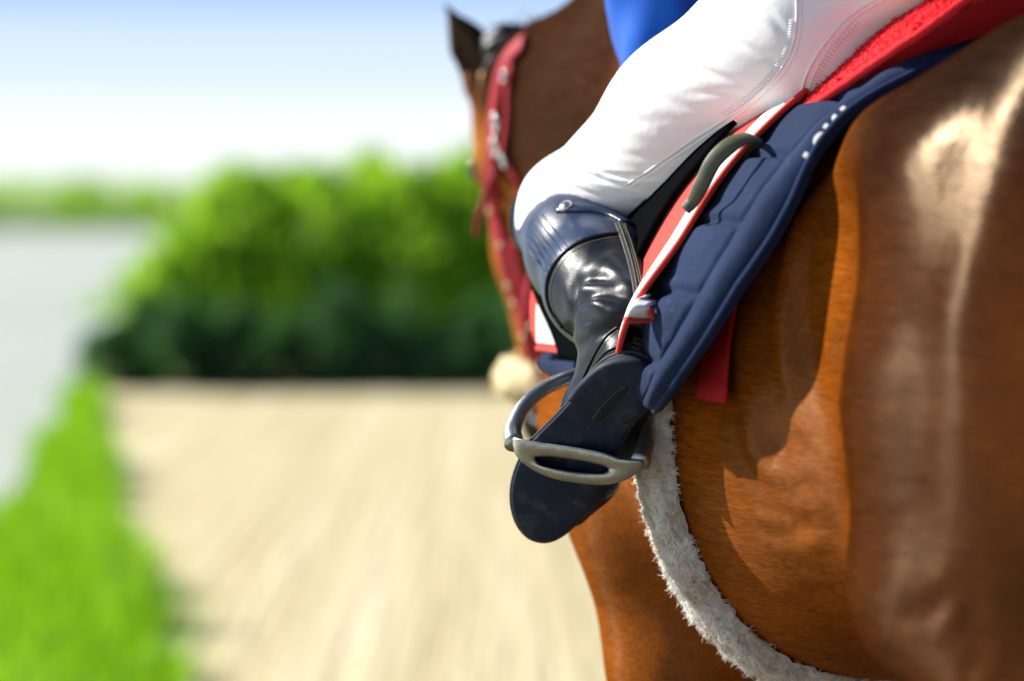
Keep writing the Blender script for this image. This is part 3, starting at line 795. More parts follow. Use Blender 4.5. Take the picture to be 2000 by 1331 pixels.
# olive strap loop standing out behind the thigh
P = smooth_path([L(1338, 412, 2.80), L(1354, 394, 2.80), L(1372, 360, 2.79), L(1395, 315, 2.785), L(1430, 283, 2.785), L(1462, 272, 2.80), L(1474, 280, 2.83), L(1460, 300, 2.85), L(1440, 335, 2.86)], 50)
T = np.gradient(P, axis=0); side = nrm(w2h(np.array([.85, -.35, -.4])+h2w(np.zeros(3))*0)-w2h(np.zeros(3)))
Nn = np.array([np.cross(nrm(a), side) for a in T])
if Nn[10] @ (w2h(np.array([-1, -.3, .6]))-w2h(np.zeros(3))) < 0: Nn = -Nn
part('strap_loop', *strap(P, Nn, np.interp(np.linspace(0, 1, 50), [0, .15, .4, 1], [.012, .017, .019, .018]), .005), M['olive'], sad)

# ------------------------------------------------------------------ girth with fleece sleeve
gir = empty('girth', (-.03, 0, .78), 'curly white fleece girth strapped round the belly of the bay horse', 'girth')
pg = np.linspace(rad(14), rad(-166), 150)
def girth_pt(k, ph, off):
    ph = np.asarray(ph, float); left = np.cos(ph) >= 0; pe = np.where(left, ph, np.pi*-1-ph)
    half = np.interp(pe, [rad(-90), rad(-40), rad(0), rad(14)], [.045, .049, .054, .042])
    u = -.03+half*k-.0*pe
    r = rad_at(u, np.clip(pe, rad(-85), rad(90)))+off
    return np.stack([u, np.where(left, 1, -1)*r*np.cos(pe), 1.15+r*np.sin(pe)], -1)
Ks = np.linspace(-1, 1, 17); V_ = []
for ph in pg:
    ro = rng.normal(size=17)*.0015
    V_.append(girth_pt(Ks, np.full(17, ph), .004+.024*np.sqrt(np.clip(1-Ks**4, 0, 1))+ro))
V_ = np.array(V_).reshape(-1, 3); gF = grid(V_, 150, 17)
gN = normals(V_, gF)
if ((V_-np.array([0, 0, 1.15]))*gN).sum(1).mean() < 0: gF = flip(gF); gN = -gN
sleeve = part('fleece_sleeve', V_, gF, M['fleece'], gir)
Fq = np.array(gF); ar = rng.integers(0, len(Fq), 90000); w4 = rng.dirichlet((1, 1, 1, 1), len(ar))
R = (V_[Fq[ar]]*w4[:, :, None]).sum(1); nn = gN[Fq[ar, 0]]; keep = R[:, 1] > -.08; R, nn = R[keep], nn[keep]
# locks: little curls, gathered in tufts
fl = part('fleece_curls', *curls(R, nn, .009, .014, .00055), M['fleece'], sleeve); fl['kind'] = 'stuff'

# ------------------------------------------------------------------ the rider
rider = empty('person', (-.1, 0, 1.55), 'rider in white breeches, blue jersey and black boots, seen from behind', 'person')
hip, knee = L(1600, 30, 2.93), L(1132, 410, 3.24)
ank, cuff = L(1236, 655, 2.93), L(1120, 440, 3.25)
# sole plane
heel_w, toe_w = W(1232, 722, 2.87), W(1062, 1042, 3.03)
fa = nrm(toe_w-heel_w); wa = np.array([.86, -.12, -.5]); wa = nrm(wa-fa*(wa@fa)); na_ = np.cross(fa, wa)
if na_[1] > 0: na_ = -na_
to_l = lambda d: w2h(d)-w2h(np.zeros(3))
heel, toe, fA, wA, nA = w2h(heel_w), w2h(toe_w), to_l(fa), to_l(wa), to_l(na_)
def on_plane(px, py, off=0.0):
    o, d = ray(px, py); o, d = np.array(o), np.array(d); p0 = heel+nA*off
    return o+d*(((p0-o)@nA)/(d@nA))
mir = np.array([1, -1, 1])
# body under the clothes (head, neck, arms, hands, trunk, legs) as one continuous figure
bf = Field((-.5, -.55, .9), (.75, .55, 2.32), .011)
sh, ch, pel = np.array([.30, .0, 2.02]), np.array([.22, 0, 1.93]), np.array([-.20, 0, 1.70])
bf.path([pel, (.0, 0, 1.80), ch], [.12, .115, .13], .06, flat=((0, 1, 0), 1.25))
bf.path([ch, (.36, 0, 2.08)], [.07, .052], .04)
bf.ell((.41, 0, 2.16), (.095, .075, .115), .03); bf.ell((.505, 0, 2.14), (.022, .014, .02), .015)
bf.ell((.47, 0, 2.08), (.035, .035, .03), .02)
elb = L(1306, 118, 3.34)
for sg in (1, -1):
    m = np.array([1, sg, 1]); sho = np.array([.27, .19, 1.99])
    bf.path([sho*m, elb*m, np.array([.50, .09, 1.66])*m], [.052, .04, .028], .03)
    hp = np.array([.53, .07, 1.655]); bf.ell(hp*m, (.042, .02, .045), .012)
    for i in range(4):
        b0 = hp+np.array([.03, 0, .03-.02*i]); bf.path([b0*m, (b0+np.array([.022, -.022, -.004]))*m, (b0+np.array([.0, -.036, -.006]))*m], [.0095, .009, .008], .004)
    bf.path([(hp+np.array([0, .0, .04]))*m, (hp+np.array([.03, -.012, .052]))*m, (hp+np.array([.045, -.02, .05]))*m], [.011, .0095, .008], .005)
    bf.path([hip*m, knee*m, cuff*m, ank*m], [.07, .045, .04, .026], .02)
    bf.path([ank*m, (heel*.35+toe*.65-nA*.035)*m], [.024, .018], .02)
    bf.ell((.42, .08*sg, 2.15), (.02, .012, .03), .01)
bV, bF = bf.mesh(); part('body', relax(bV, bF, 2), bF, M['skin'], rider)
# helmet
hf = Field((.27, -.13, 2.08), (.57, .13, 2.32), .008); hf.ell((.41, 0, 2.185), (.125, .10, .105), .01)
hf.ell((.41, 0, 2.06), (.2, .2, .075), .01, sub=True); hf.ell((.52, 0, 2.165), (.06, .07, .012), .02)
part('helmet', *hf.mesh(), M['helmet'], rider)
# breeches
pf = Field((-.45, -.48, 1.22), (.40, .48, 1.86), .0043)
pf.ell((-.235, 0, 1.70), (.13, .16, .125), .05)
pf.path([(-.20, 0, 1.72), (-.06, 0, 1.80)], [.125, .12], .05, flat=((0, 1, 0), 1.2))
for sg in (1, -1):
    m = np.array([1, sg, 1])
    mid = L(1346, 232, 3.07)
    pf.path([hip*m, mid*m, knee*m], [.112, .090, .067], .05)
    pf.ell(np.array([-.275, .105, 1.685])*m, (.11, .095, .115), .05)
    pf.path([knee*m, (knee*.55+cuff*.45)*m, (cuff+(ank-cuff)*.25)*m], [.068, .068, .056], .03)
pV, pF = pf.mesh(); pV = relax(pV, pF, 3); pN = normals(pV, pF); pB = bvh(pV, pF.tolist())
FOLDS = [  # px polyline, depth, width
    ([(1168, 338), (1225, 345), (1290, 345)], .006, .006), ([(1060, 352), (1130, 372), (1190, 388)], .005, .006),
    ([(1020, 392), (1090, 382), (1170, 392)], .005, .006), ([(1105, 330), (1180, 352), (1245, 366)], .005, .006),
    ([(1290, 122), (1370, 138), (1460, 168)], .006, .008), ([(1370, 40), (1450, 88), (1545, 135)], .006, .009),
    ([(1455, 5), (1500, 25), (1540, 72)], .006, .008), ([(1330, 185), (1400, 182), (1455, 190)], .004, .008),
    ([(1260, 250), (1330, 262), (1400, 255)], .004, .009), ([(1595, 150), (1640, 160), (1690, 140)], .004, .006),
    ([(1600, 178), (1630, 185), (1670, 178)], .003, .005), ([(1580, 60), (1640, 40), (1720, 20)], .004, .008),
    ([(1240, 395), (1310, 388), (1370, 350)], .005, .008), ([(1210, 300), (1290, 310), (1350, 305)], .004, .009),
    ([(1150, 225), (1240, 238), (1320, 235)], .004, .011), ([(1230, 165), (1310, 200), (1400, 220)], .004, .011),
    ([(1030, 375), (1050, 400), (1100, 405)], .005, .006), ([(1420, 300), (1490, 262), (1550, 235)], .004, .008)]
for pts, dep, wd in FOLDS:
    P, _ = casts(pB, pts, 18, 3.1); pV = crease(pV, pN, P, dep*(.55 if pts[0][1] > 300 else .34), wd*.55, .4)
uu, vv, z_ = pV.T
pV = pV+pN*(.0008*np.sin(uu*60+z_*95+np.sin(vv*30)*2)*np.exp(-((np.linalg.norm(pV-knee, axis=1))/.12)**2))[:, None]
pV = relax(pV, pF, 1); pB = bvh(pV, pF.tolist())
bre = part('breeches', pV, pF, M['white'], rider)
SE1 = [(1556, -8), (1556, 40), (1548, 90), (1522, 140), (1478, 186), (1420, 230), (1340, 282), (1270, 331), (1222, 362)]
SE2 = [(1716, -6), (1660, 30), (1615, 80), (1588, 120), (1570, 160), (1562, 205)]
for pts, n in ((SE1, 90), (SE2, 50)):
    P, Nn = casts(pB, pts, n, 3.0, .0006); part('seam', *tube(P, .0015, 6), M['white'], bre)
def stitches(pts, n, ln, Y, offp, ang=.5):
    pp = smooth_path(np.array(pts, float), n); tg = np.gradient(pp, axis=0); out = []
    for i in range(n):
        t = tg[i]/np.linalg.norm(tg[i]); s_ = np.array([-t[1], t[0]]); a = pp[i]+s_*offp; b = a+(s_*ang+t*(1-ang))*ln
        A, na1 = cast(pB, *a, Y); B_, nb1 = cast(pB, *b, Y); out.append(tube(np.array([A+na1*.0004, (A+B_)/2+na1*.0012, B_+nb1*.0004]), .00045, 5))
    return merge(out)
st = part('stitching', *stitches(SE1[1:6], 46, 15, 3.0, 2, .8), M['thread'], bre); st['kind'] = 'stuff'
st = part('stitching', *stitches(SE2[1:], 26, 22, 3.0, -26, .9), M['thread'], bre); st['kind'] = 'stuff'
P, Nn = casts(pB, [(x+13, y+4) for x, y in SE2], 50, 3.0, .0003); part('seam', *tube(P, .0009, 5), M['thread'], bre)
P, Nn = casts(pB, [(x+9, y+5) for x, y in SE1], 90, 3.0, .0002); part('seam', *tube(P, .0008, 5), M['thread'], bre)
# jersey: trunk and sleeves, loose
jf = Field((-.30, -.45, 1.48), (.62, .45, 2.12), .009)
jf.path([(-.12, 0, 1.80), (.06, 0, 1.84), (.24, 0, 1.95)], [.145, .15, .155], .05, flat=((0, 1, 0), 1.25))
jf.ell((.16, 0, 1.76), (.15, .15, .11), .06)
for sg in (1, -1):
    m = np.array([1, sg, 1]); sho = np.array([.27, .19, 1.99]); e2 = L(1304, 125, 3.34)
    jf.path([sho*m, (sho*.5+e2*.5+np.array([0, .01, 0]))*m, e2*m, np.array([.47, .10, 1.665])*m], [.078, .07, .060, .036], .035)
jf.path([(.36, 0, 2.06), (.40, 0, 2.10)], [.055, .05], .02, sub=True)
jV, jF = jf.mesh(); jN = normals(jV, jF); u_, v_, z_ = jV.T
jV = jV+jN*(.006*np.sin(u_*55+z_*38+2*np.sin(v_*21))+.004*np.sin(v_*70-z_*60+u_*25))[:, None]
part('jersey', relax(jV, jF, 2), jF, M['silk'], rider)

# ------------------------------------------------------------------ boots
sf = nrm(ank-cuff)
bt = Field(np.minimum(np.minimum(ank, toe), cuff)-.12, np.maximum(np.maximum(heel, toe), cuff)+.12, .0040)
foot_up = -nA
bt.path([cuff+sf*-.03, cuff+sf*.09, cuff+sf*.20, ank+foot_up*.02], [.073, .0705, .069, .061], .03)
bt.path([ank+foot_up*.012, heel+foot_up*.036+fA*.014], [.050, .033], .02)
ball = heel*.32+toe*.68
bt.path([ank+foot_up*.02+fA*.015, heel*.55+toe*.45+foot_up*.048, ball+foot_up*.033, toe-fA*.035+foot_up*.024], [.048, .043, .034, .024], .025, flat=(wA, 1.15))
bt.path([ball+foot_up*.022, toe-fA*.04+foot_up*.018], [.030, .022], .02, flat=(wA, 1.45))
bt.path([heel+foot_up*.02+fA*.01, ball+foot_up*.02], [.030, .030], .02, flat=(wA, 1.1))
# cut flat at the sole plane and open at the cuff
sl, x, y, z = bt._blk(bt.lo, bt.lo+bt.h*bt.n)
dpl = (x-heel[0])*nA[0]+(y-heel[1])*nA[1]+(z-heel[2])*nA[2]
bt.f = np.maximum(bt.f, dpl.astype(np.float32)-.001)
toK = nrm(cuff-ank); tilt = nrm(toK+.42*nrm(L(1230, 420, 3.2)-L(1010, 470, 3.2))*-1*0)
dcf = (x-cuff[0])*toK[0]+(y-cuff[1])*toK[1]+(z-cuff[2])*toK[2]
bt.f = np.maximum(bt.f, dcf.astype(np.float32)-.030)
tV, tF = bt.mesh(); tV = relax(tV, tF, 2); tN = normals(tV, tF); tB = bvh(tV, tF.tolist())
for pts, dep, wd in (  # ankle folds and slack of the leather
        ([(1128, 565), (1150, 545), (1185, 545), (1215, 565)], .0065, .008), ([(1122, 615), (1150, 585), (1190, 575), (1240, 590)], .0065, .008),
        ([(1118, 650), (1150, 622), (1200, 610)], .005, .007), ([(1125, 690), (1165, 655), (1215, 640), (1262, 640)], .007, .008),
        ([(1128, 535), (1122, 600), (1118, 660)], .006, .009), ([(1150, 520), (1190, 505), (1215, 520)], -.004, .010),
        ([(1145, 720), (1180, 680), (1230, 662)], .004, .006), ([(1140, 560), (1170, 600), (1230, 625)], -.004, .009)):
    P, _ = casts(tB, pts, 18, 3.0); tV = crease(tV, tN, P, dep*.72, wd*1.1, .6)
tV = relax(tV, tF, 1); tB = bvh(tV, tF.tolist())
def boot_side(sg, label=None):
    mm = np.array([1, sg, 1]); fx = (lambda F: F) if sg > 0 else flip
    def bp(name, V, F, mt, parent): return part(name, np.asarray(V)*mm, fx([tuple(q) for q in F]), mt, parent)
    b = bp('boot', tV, tF.tolist(), M['boot'], rider)
    # sole and heel, outlines in the sole plane
    SO = [(1122, 775), (1150, 735), (1185, 702), (1225, 690), (1262, 700), (1282, 730), (1280, 765), (1258, 800), (1232, 832), (1212, 868), (1196, 905), (1178, 945), (1155, 985), (1125, 1020), (1095, 1045), (1066, 1056), (1035, 1048), (1012, 1022), (1001, 985), (1002, 945), (1014, 905), (1034, 868), (1062, 838), (1092, 808)]
    def slab(out, o1, o2, bev=.0025):
        pp = np.array(out, float); n = 96; pl = smooth_path(np.vstack([pp, pp[:1]]), n+1)[:-1]
        A0 = np.array([on_plane(x_, y_, 0) for x_, y_ in pl]); c = A0.mean(0); V = []
        rings = [(o1, 0), (o2-bev, 0), (o2-bev*.3, bev*.3), (o2, bev)]
        for off, ins in rings: V += list(c+(A0-c)*(1-ins/.05)+nA*off)
        for kk in (.75, .5, .25): V += list(c+(A0-c)*kk*(1-bev/.05)+nA*o2)
        V.append(c+nA*o2); F = grid(V, 7, n, True)+[(6*n+i, 7*n, 6*n+(i+1) % n) for i in range(n)]
        V = np.array(V); f0 = F[n*4]
        if np.cross(V[f0[1]]-V[f0[0]], V[f0[2]]-V[f0[0]])@nA < 0: F = flip(F)
        return V, F
    so = bp('sole', *slab(SO, -.004, .005), M['sole'], b)
    pl = smooth_path(np.array(SO+SO[:1], float), 121)[:-1]; P = np.array([on_plane(x_, y_, -.003) for x_, y_ in pl]); c_ = P.mean(0)
    bp('welt', *tube(c_+(P-c_)*1.01, .0026, 8, True), M['sole_edge'], b)
    HE = [(1113, 772), (1140, 738), (1180, 704), (1225, 691), (1263, 701), (1283, 732), (1281, 765), (1256, 800), (1222, 822), (1192, 812), (1160, 790), (1135, 782)]
    he = bp('heel_cap', *slab(HE, .003, .0150, .006), M['sole'], b)
    OV = [(1166, 804), (1180, 785), (1205, 758), (1222, 744), (1234, 742), (1233, 752), (1216, 774), (1192, 800), (1176, 810)]
    bp('heel_inlay', *slab(OV, .0125, .0155, .0006), M['boot'], b)
    # cuff panel, a shell over the upper shaft bounded by a curved seam
    SEAM = [(1100, 640), (1078, 610), (1068, 575), (1074, 535), (1100, 496), (1140, 470), (1190, 458), (1222, 458)]
    P, Nn = casts(tB, SEAM, 60, 3.1, .001); bp('panel_seam', *tube(P, .0022, 6), M['boot'], b)
    P2, Nn = casts(tB, [(x_+7, y_+6) for x_, y_ in SEAM[1:]], 60, 3.1, .0003); bp('panel_seam', *tube(P2, .0007, 5), M['zipmetal'], b)
    # project every boot vertex to pixels to select the cuff area
    Ww = h2w(tV); px = CX+FPX*Ww[:, 0]/Ww[:, 1]; py = CY-FPX*(Ww[:, 2]-CAM_Z)/Ww[:, 1]
    hgt = (tV-cuff)@toK                                                     # height along the shaft
    a_ = tV-cuff-np.outer(hgt, toK); outv = nrm(np.cross(toK, np.array([1, 0, 0]))); frontv = nrm(np.array([1, 0, 0])-toK*toK[0])
    ang = np.arctan2(a_@outv, a_@frontv)
    Ps = (P-cuff); hs = Ps@toK; as_ = Ps-np.outer(hs, toK); angs = np.arctan2(as_@outv, as_@frontv)
    o_ = np.argsort(angs); lim = np.interp(ang, angs[o_], hs[o_])
    lim = lim-.10*np.clip(angs.min()-ang, 0, 1)-.02*np.clip(ang-angs.max(), 0, 1)
    selv = (hgt > lim) & (hgt < .0292); fsel = [q for q in tF.tolist() if all(selv[i] for i in q)]
    used = sorted({i for q in fsel for i in q}); mp_ = {i: k for k, i in enumerate(used)}
    if fsel:
        bp('cuff_panel', (tV+tN*.0012)[used], [tuple(mp_[i] for i in q) for q in fsel], M['boot_panel'], b)
    # top edge roll with strap and snap
    a = np.linspace(0, 2*np.pi, 72, endpoint=False); ring = []
    for t in a:
        d_ = frontv*math.cos(t)+outv*math.sin(t); o0 = cuff+toK*.024
        h_ = tB.ray_cast(Vector(o0+d_*.2), Vector(-d_)); ring.append((np.array(h_[0]) if h_[0] else o0+d_*.073)+d_*.001+toK*.004)
    bp('top_edge', *tube(np.array(ring), .0032, 8, True), M['boot_panel'], b)
    TAB = [(1092, 408), (1125, 408), (1165, 412), (1200, 425), (1225, 440)]
    P, Nn = casts(tB, TAB, 26, 3.2, .0016); bp('cuff_tab', *strap(P, Nn, .018, .003), M['boot_panel'], b)
    c, n_ = cast(tB, 1108, 408, 3.2); n_ = nrm(n_); e1 = nrm(np.cross(n_, toK)); e2 = np.cross(n_, e1); V = []
    for r_, o in ((.0085, .003), (.0085, .006), (.0068, .0078), (.003, .0085)): V += [c+n_*o+e1*r_*math.cos(t)+e2*r_*math.sin(t) for t in np.linspace(0, 2*np.pi, 20, endpoint=False)]
    V.append(c+n_*.0087); F = grid(V, 4, 20, True)+[(60+i, 80, 60+(i+1) % 20) for i in range(20)]
    bp('snap_button', V, F, M['steel'], b)
    # pleats on the cuff
    for (x0, y0), (x1, y1) in (((1022, 470), (1072, 540)), ((1028, 458), (1078, 528)), ((1034, 447), (1085, 517)), ((1041, 438), (1093, 507)), ((1050, 428), (1102, 497)), ((1060, 420), (1112, 487))):
        P, Nn = casts(tB, [(x0, y0), ((x0+x1)/2, (y0+y1)/2), (x1, y1)], 14, 3.2, .0014); bp('pleat', *tube(P, .0012, 6), M['boot_panel'], b)
    # zip up the back of the calf
    Z = [(1213, 440), (1228, 480), (1240, 520), (1249, 560), (1254, 598), (1255, 625)]
    P, Nn = casts(tB, Z, 50, 3.0, .0006); zp = bp('zipper', *strap(P, Nn, .017, .0022), M['zip'], b)
    for dx in (-7, 0, 7):
        P, Nn = casts(tB, [(x_+dx*.8, y_+dx*.35) for x_, y_ in Z], 50, 3.0, .003); bp('zip_chain', *tube(P, .0013 if dx == 0 else .0017, 6), M['zipmetal'] if dx == 0 else M['zip'], b)
    # ankle seam, welt and ruched elastic above the heel
    for pts in ([(1245, 628), (1205, 640), (1175, 670), (1150, 715), (1128, 768)], [(1120, 772), (1085, 808), (1050, 845), (1024, 880)],
                [(1262, 668), (1218, 674), (1182, 690), (1158, 722), (1136, 762), (1122, 776)]):
        P, Nn = casts(tB, pts, 40, 2.95, .0006); bp('welt_seam', *tube(P, .0016, 6), M['boot'], b)
    P, Nn = casts(tB, [(1250, 632), (1209, 645), (1180, 674), (1156, 718), (1134, 770)], 40, 2.95, .0004); bp('stitch_line', *tube(P, .0006, 5), M['zipmetal'], b)
    outp = []
    for i in range(7):
        for j in range(4):
            x_, y_ = 1240+i*6.5+(j % 2)*3, 664+j*9+i*2.2
            c, n_ = cast(tB, x_, y_, 2.9); e1 = nrm(np.cross(n_, fA)); outp.append(tube(np.array([c-e1*.005+n_*.0005, c+n_*.003, c+e1*.005+n_*.0005]), .0022, 6))
    el = bp('ruched_elastic', *merge(outp), M['elastic'], b); el['kind'] = 'stuff'
    return b
lb = boot_side(1); rb_ = boot_side(-1)

# ------------------------------------------------------------------ stirrups
def stirrup(sg, label):
    root = empty('stirrup', tuple((ball+nA*.01)*np.array([1, sg, 1])), label, 'stirrup', 'stirrup irons of the saddle')
    mm = np.array([1, sg, 1]); fx = (lambda F: F) if sg > 0 else flip
    def pt(x_, y_, off): return on_plane(x_, y_, off)
    OUT = [(998, 862), (1012, 850), (1040, 862), (1085, 868), (1135, 876), (1185, 886), (1222, 898), (1246, 896), (1258, 905), (1240, 928), (1210, 942), (1175, 948), (1125, 944), (1075, 934), (1035, 915), (1008, 890)]
    SLT = [(1044, 893), (1080, 893), (1130, 900), (1170, 908), (1188, 916), (1178, 925), (1140, 924), (1090, 917), (1055, 908)]
    n = 80
    def ringpts(poly):
        pp = np.array(poly, float); c2 = pp.mean(0); pl = smooth_path(np.vstack([pp, pp[:1]]), 400)
        ang = np.arctan2((pl[:, 1]-c2[1])*3.2, pl[:, 0]-c2[0]); return pl, ang
    po, ao = ringpts(OUT); ps, as_ = ringpts(SLT); T = np.linspace(-np.pi, np.pi, n, endpoint=False)
    def at(pl, an, t): return pl[np.argmin(np.abs((an-t+np.pi) % (2*np.pi)-np.pi))]
    lo_, hi_ = .0065, .0215; V = []
    R0 = [at(po, ao, t) for t in T]; R1 = [at(ps, as_, t) for t in T]
    prof = [(R0, .0, hi_-.004), (R0, .12, hi_-.001), (R0, .3, hi_), (R0, .72, hi_), (R0, .9, hi_-.0012), (R0, 1, hi_-.004), (R0, 1, lo_+.003), (R0, .9, lo_), (R0, .1, lo_), (R0, 0, lo_+.003)]
    for _, k, off in prof:
        for i in range(n):
            q = R0[i]*(1-k)+R1[i]*k; V.append(pt(q[0], q[1], off))
    V = np.array(V); F = []
    m_ = len(prof)
    for j in range(m_):
        for i in range(n): F.append((j*n+i, j*n+(i+1) % n, ((j+1) % m_)*n+(i+1) % n, ((j+1) % m_)*n+i))
    nn_ = np.cross(V[F[2*n+5][1]]-V[F[2*n+5][0]], V[F[2*n+5][2]]-V[F[2*n+5][0]])
    if nn_@nA < 0: F = flip(F)
    part('tread', V*mm, fx(F), M['iron'], root)
    A_, B_ = pt(1004, 868, .013), pt(1250, 905, .013)
    up = nA*-1
    P = smooth_path([A_, L(1002, 838, 2.99), L(1022, 795, 3.01), L(1062, 760, 3.03), L(1112, 738, 3.045), L(1165, 728, 3.06), L(1222, 748, 3.02), L(1252, 795, 2.965), L(1264, 848, 2.94), B_], 60)
    s_ = np.linspace(0, 1, 60); r_ = .0088+.003*np.exp(-(s_/.08)**2)+.003*np.exp(-((1-s_)/.08)**2)
    V, F = tube(P, r_, 12); part('arch', V*mm, fx(F), M['iron'], root)
    P = np.array([L(1165, 722, 3.06), L(1166, 715, 3.062)])
    V, F = tube(smooth_path([L(1140, 730, 3.055), L(1145, 708, 3.06), L(1185, 706, 3.065), L(1192, 732, 3.06)], 20), .006, 8); part('eye_bar', V*mm, fx(F), M['iron'], root)
    return root
stirrup(1, 'grey metal stirrup iron around the black boot nearest the camera')
stirrup(-1, 'stirrup iron on the far side of the bay horse')
for sg in (1, -1):
    lt = empty('stirrup_leather', (.06, .3*sg, 1.2), 'stirrup leather strap behind the near boot' if sg > 0 else 'stirrup leather strap on the far side of the horse', 'strap', 'stirrup leathers')
    P = smooth_path([L(1165, 715, 3.062), L(1170, 640, 3.12), L(1185, 520, 3.14), np.array([.08, .26, 1.42])], 30); Nn = np.tile(np.array([0, 1.0, .2]), (30, 1))
    V, F = strap(P, Nn, .026, .004); part('strap', V*np.array([1, sg, 1]), F if sg > 0 else flip(F), M['saddle'], lt)

# ------------------------------------------------------------------ bridle
bri = empty('bridle', tuple(HP), 'red bridle with cream fleece noseband and silver buckles on the horse head', 'bridle')
def bstrap(name, pts, wd, n=50, th=.004, Y=4.05, off=.003, mt='bridle'):
    P, Nn = casts(hB, pts, n, Y, off)
    for _ in range(6): P[1:-1] = .25*P[:-2]+.5*P[1:-1]+.25*P[2:]
    P = P+np.array([nrm(x) for x in Nn])*.002
    return part(name, *strap(P, Nn, wd, th), M[mt], bri)
bstrap('headpiece', [(1030, 84), (1012, 98), (994, 122), (983, 150), (976, 185), (970, 225), (966, 265), (966, 305)], .032)
bstrap('throat_strap', [(1006, 128), (999, 165), (998, 205), (996, 245), (990, 285), (986, 300)], .014)
bstrap('cheek_strap', [(968, 300), (964, 345), (966, 395), (976, 440), (988, 490), (1003, 545), (1020, 600), (1036, 650), (1047, 700)], .032)
bstrap('jaw_strap', [(988, 302), (1004, 330), (1020, 362), (1030, 395)], .020)
bstrap('inner_strap', [(1006, 470), (1016, 520), (1034, 580), (1052, 625), (1066, 668)], .018)
# loose strap hanging at the front of the face
P = smooth_path([L(980, 312, 4.02), L(962, 350, 4.0), L(945, 395, 4.0), L(934, 430, 4.0), L(930, 462, 4.0)], 24)
part('loose_strap', *strap(P, np.tile(to_l(np.array([-.3, -1, 0])), (24, 1)), np.linspace(.016, .007, 24), .003), M['bridle'], bri)
def ringpart(name, px_, py_, r_, rr_, Y=4.05):
    c, n_ = cast(hB, px_, py_, Y); n_ = nrm(n_); e1 = nrm(np.cross(n_, [0, 0, 1])); e2 = np.cross(n_, e1); t = np.linspace(0, 2*np.pi, 24, endpoint=False)
    P = c+n_*.011+r_*(np.cos(t)[:, None]*e1*.8+np.sin(t)[:, None]*e2*1.2); part(name, *tube(P, rr_, 8, True), M['steel'], bri)
ringpart('buckle', 979, 285, .011, .0035); ringpart('buckle', 995, 310, .009, .003); ringpart('buckle', 980, 238, .010, .0035); ringpart('buckle', 996, 150, .007, .0025)
for px_, py_ in ((1000, 556), (1012, 590), (1045, 634), (985, 480), (1030, 655), (968, 410)):
    c, n_ = cast(hB, px_, py_, 4.05); n_ = nrm(n_); f0 = Field(c-.02, c+.02, .003); f0.ell(c+n_*.008, (.0065, .0065, .0065), .004); part('stud', *f0.mesh(), M['noseband'], bri)
# sheepskin noseband round the lower face
cn = hd(.50, .0, 0); V_ = []
t = np.linspace(0, 2*np.pi, 40, endpoint=False); ringc = []
for a in t:
    d_ = HD*math.cos(a)+HL*math.sin(a); h_ = hB.ray_cast(Vector(cn+d_*.25), Vector(-d_)); ringc.append(np.array(h_[0]) if h_[0] else cn+d_*.06)
ringc = np.array(ringc); nbV, nbF = tube(ringc+(ringc-cn)*.2, .033, 14, True)
nbV = nbV+rng.normal(size=nbV.shape)*.0025; nbo = part('fleece_noseband', nbV, nbF, M['noseband'], bri)
nbN = normals(nbV, nbF); ar = rng.integers(0, len(nbF), 9000); Fq = np.array(nbF); w4 = rng.dirichlet((1,)*4, len(ar))
fz = part('fleece_curls', *curls((nbV[Fq[ar]]*w4[:, :, None]).sum(1), nbN[Fq[ar, 0]], .012, .016, .0012, 4), M['noseband'], nbo); fz['kind'] = 'stuff'
# bit ring and reins to the hands
bitc = hd(.53, -.02, .075); t = np.linspace(0, 2*np.pi, 30, endpoint=False)
part('bit_ring', *tube(bitc+.032*(np.cos(t)[:, None]*HA+np.sin(t)[:, None]*HD), .004, 8, True), M['steel'], bri)
for sg in (1, -1):
    b0 = hd(.53, -.05, .075*sg); P = smooth_path([b0, b0*.6+np.array([.55, .07*sg, 1.64])*.4+np.array([0, .10*sg, -.06]), np.array([.60, .10*sg, 1.60]), np.array([.545, .06*sg, 1.655])], 40)
    part('rein', *strap(P, np.tile(np.array([0, sg*1.0, .3]), (40, 1)), .018, .003), M['bridle'], bri)

# ------------------------------------------------------------------ vegetation (real plants, far out of focus)
def leafmat(name, c1, c2, tr=.45):
    m = bpy.data.materials.new(name); m.use_nodes = True; t = m.node_tree; p = t.nodes['Principled BSDF']; p.inputs['Roughness'].default_value = .5
    p.inputs['Specular IOR Level'].default_value = .3
    g = N_(t, 'ShaderNodeNewGeometry'); col = ramp(t, g.outputs['Random Per Island'], [(0, c1), (1, c2)]); t.links.new(col, p.inputs['Base Color'])
    tl = N_(t, 'ShaderNodeBsdfTranslucent'); t.links.new(mixc(t, 1.0, col, (1.7, 1.8, .6), 'MULTIPLY'), tl.inputs[0])
    mx = N_(t, 'ShaderNodeMixShader'); mx.inputs[0].default_value = tr
    t.links.new(p.outputs[0], mx.inputs[1]); t.links.new(tl.outputs[0], mx.inputs[2]); t.links.new(mx.outputs[0], t.nodes['Material Output'].inputs[0])
    return m
M['leaf'] = leafmat('bright_leaves', (.19, .35, .035), (.34, .48, .07), .65)
M['leaf2'] = leafmat('mid_leaves', (.14, .28, .03), (.27, .41, .06), .65)
M['leaf_shade'] = leafmat('shade_leaves', (.03, .11, .05), (.07, .17, .075), .45)  # for the dark row that stands in for shade below the shrubs
M['grass'] = leafmat('grass_blades', (.10, .24, .008), (.30, .50, .03), .5)
M['bark'] = mat('bark', (.07, .05, .035), .9)
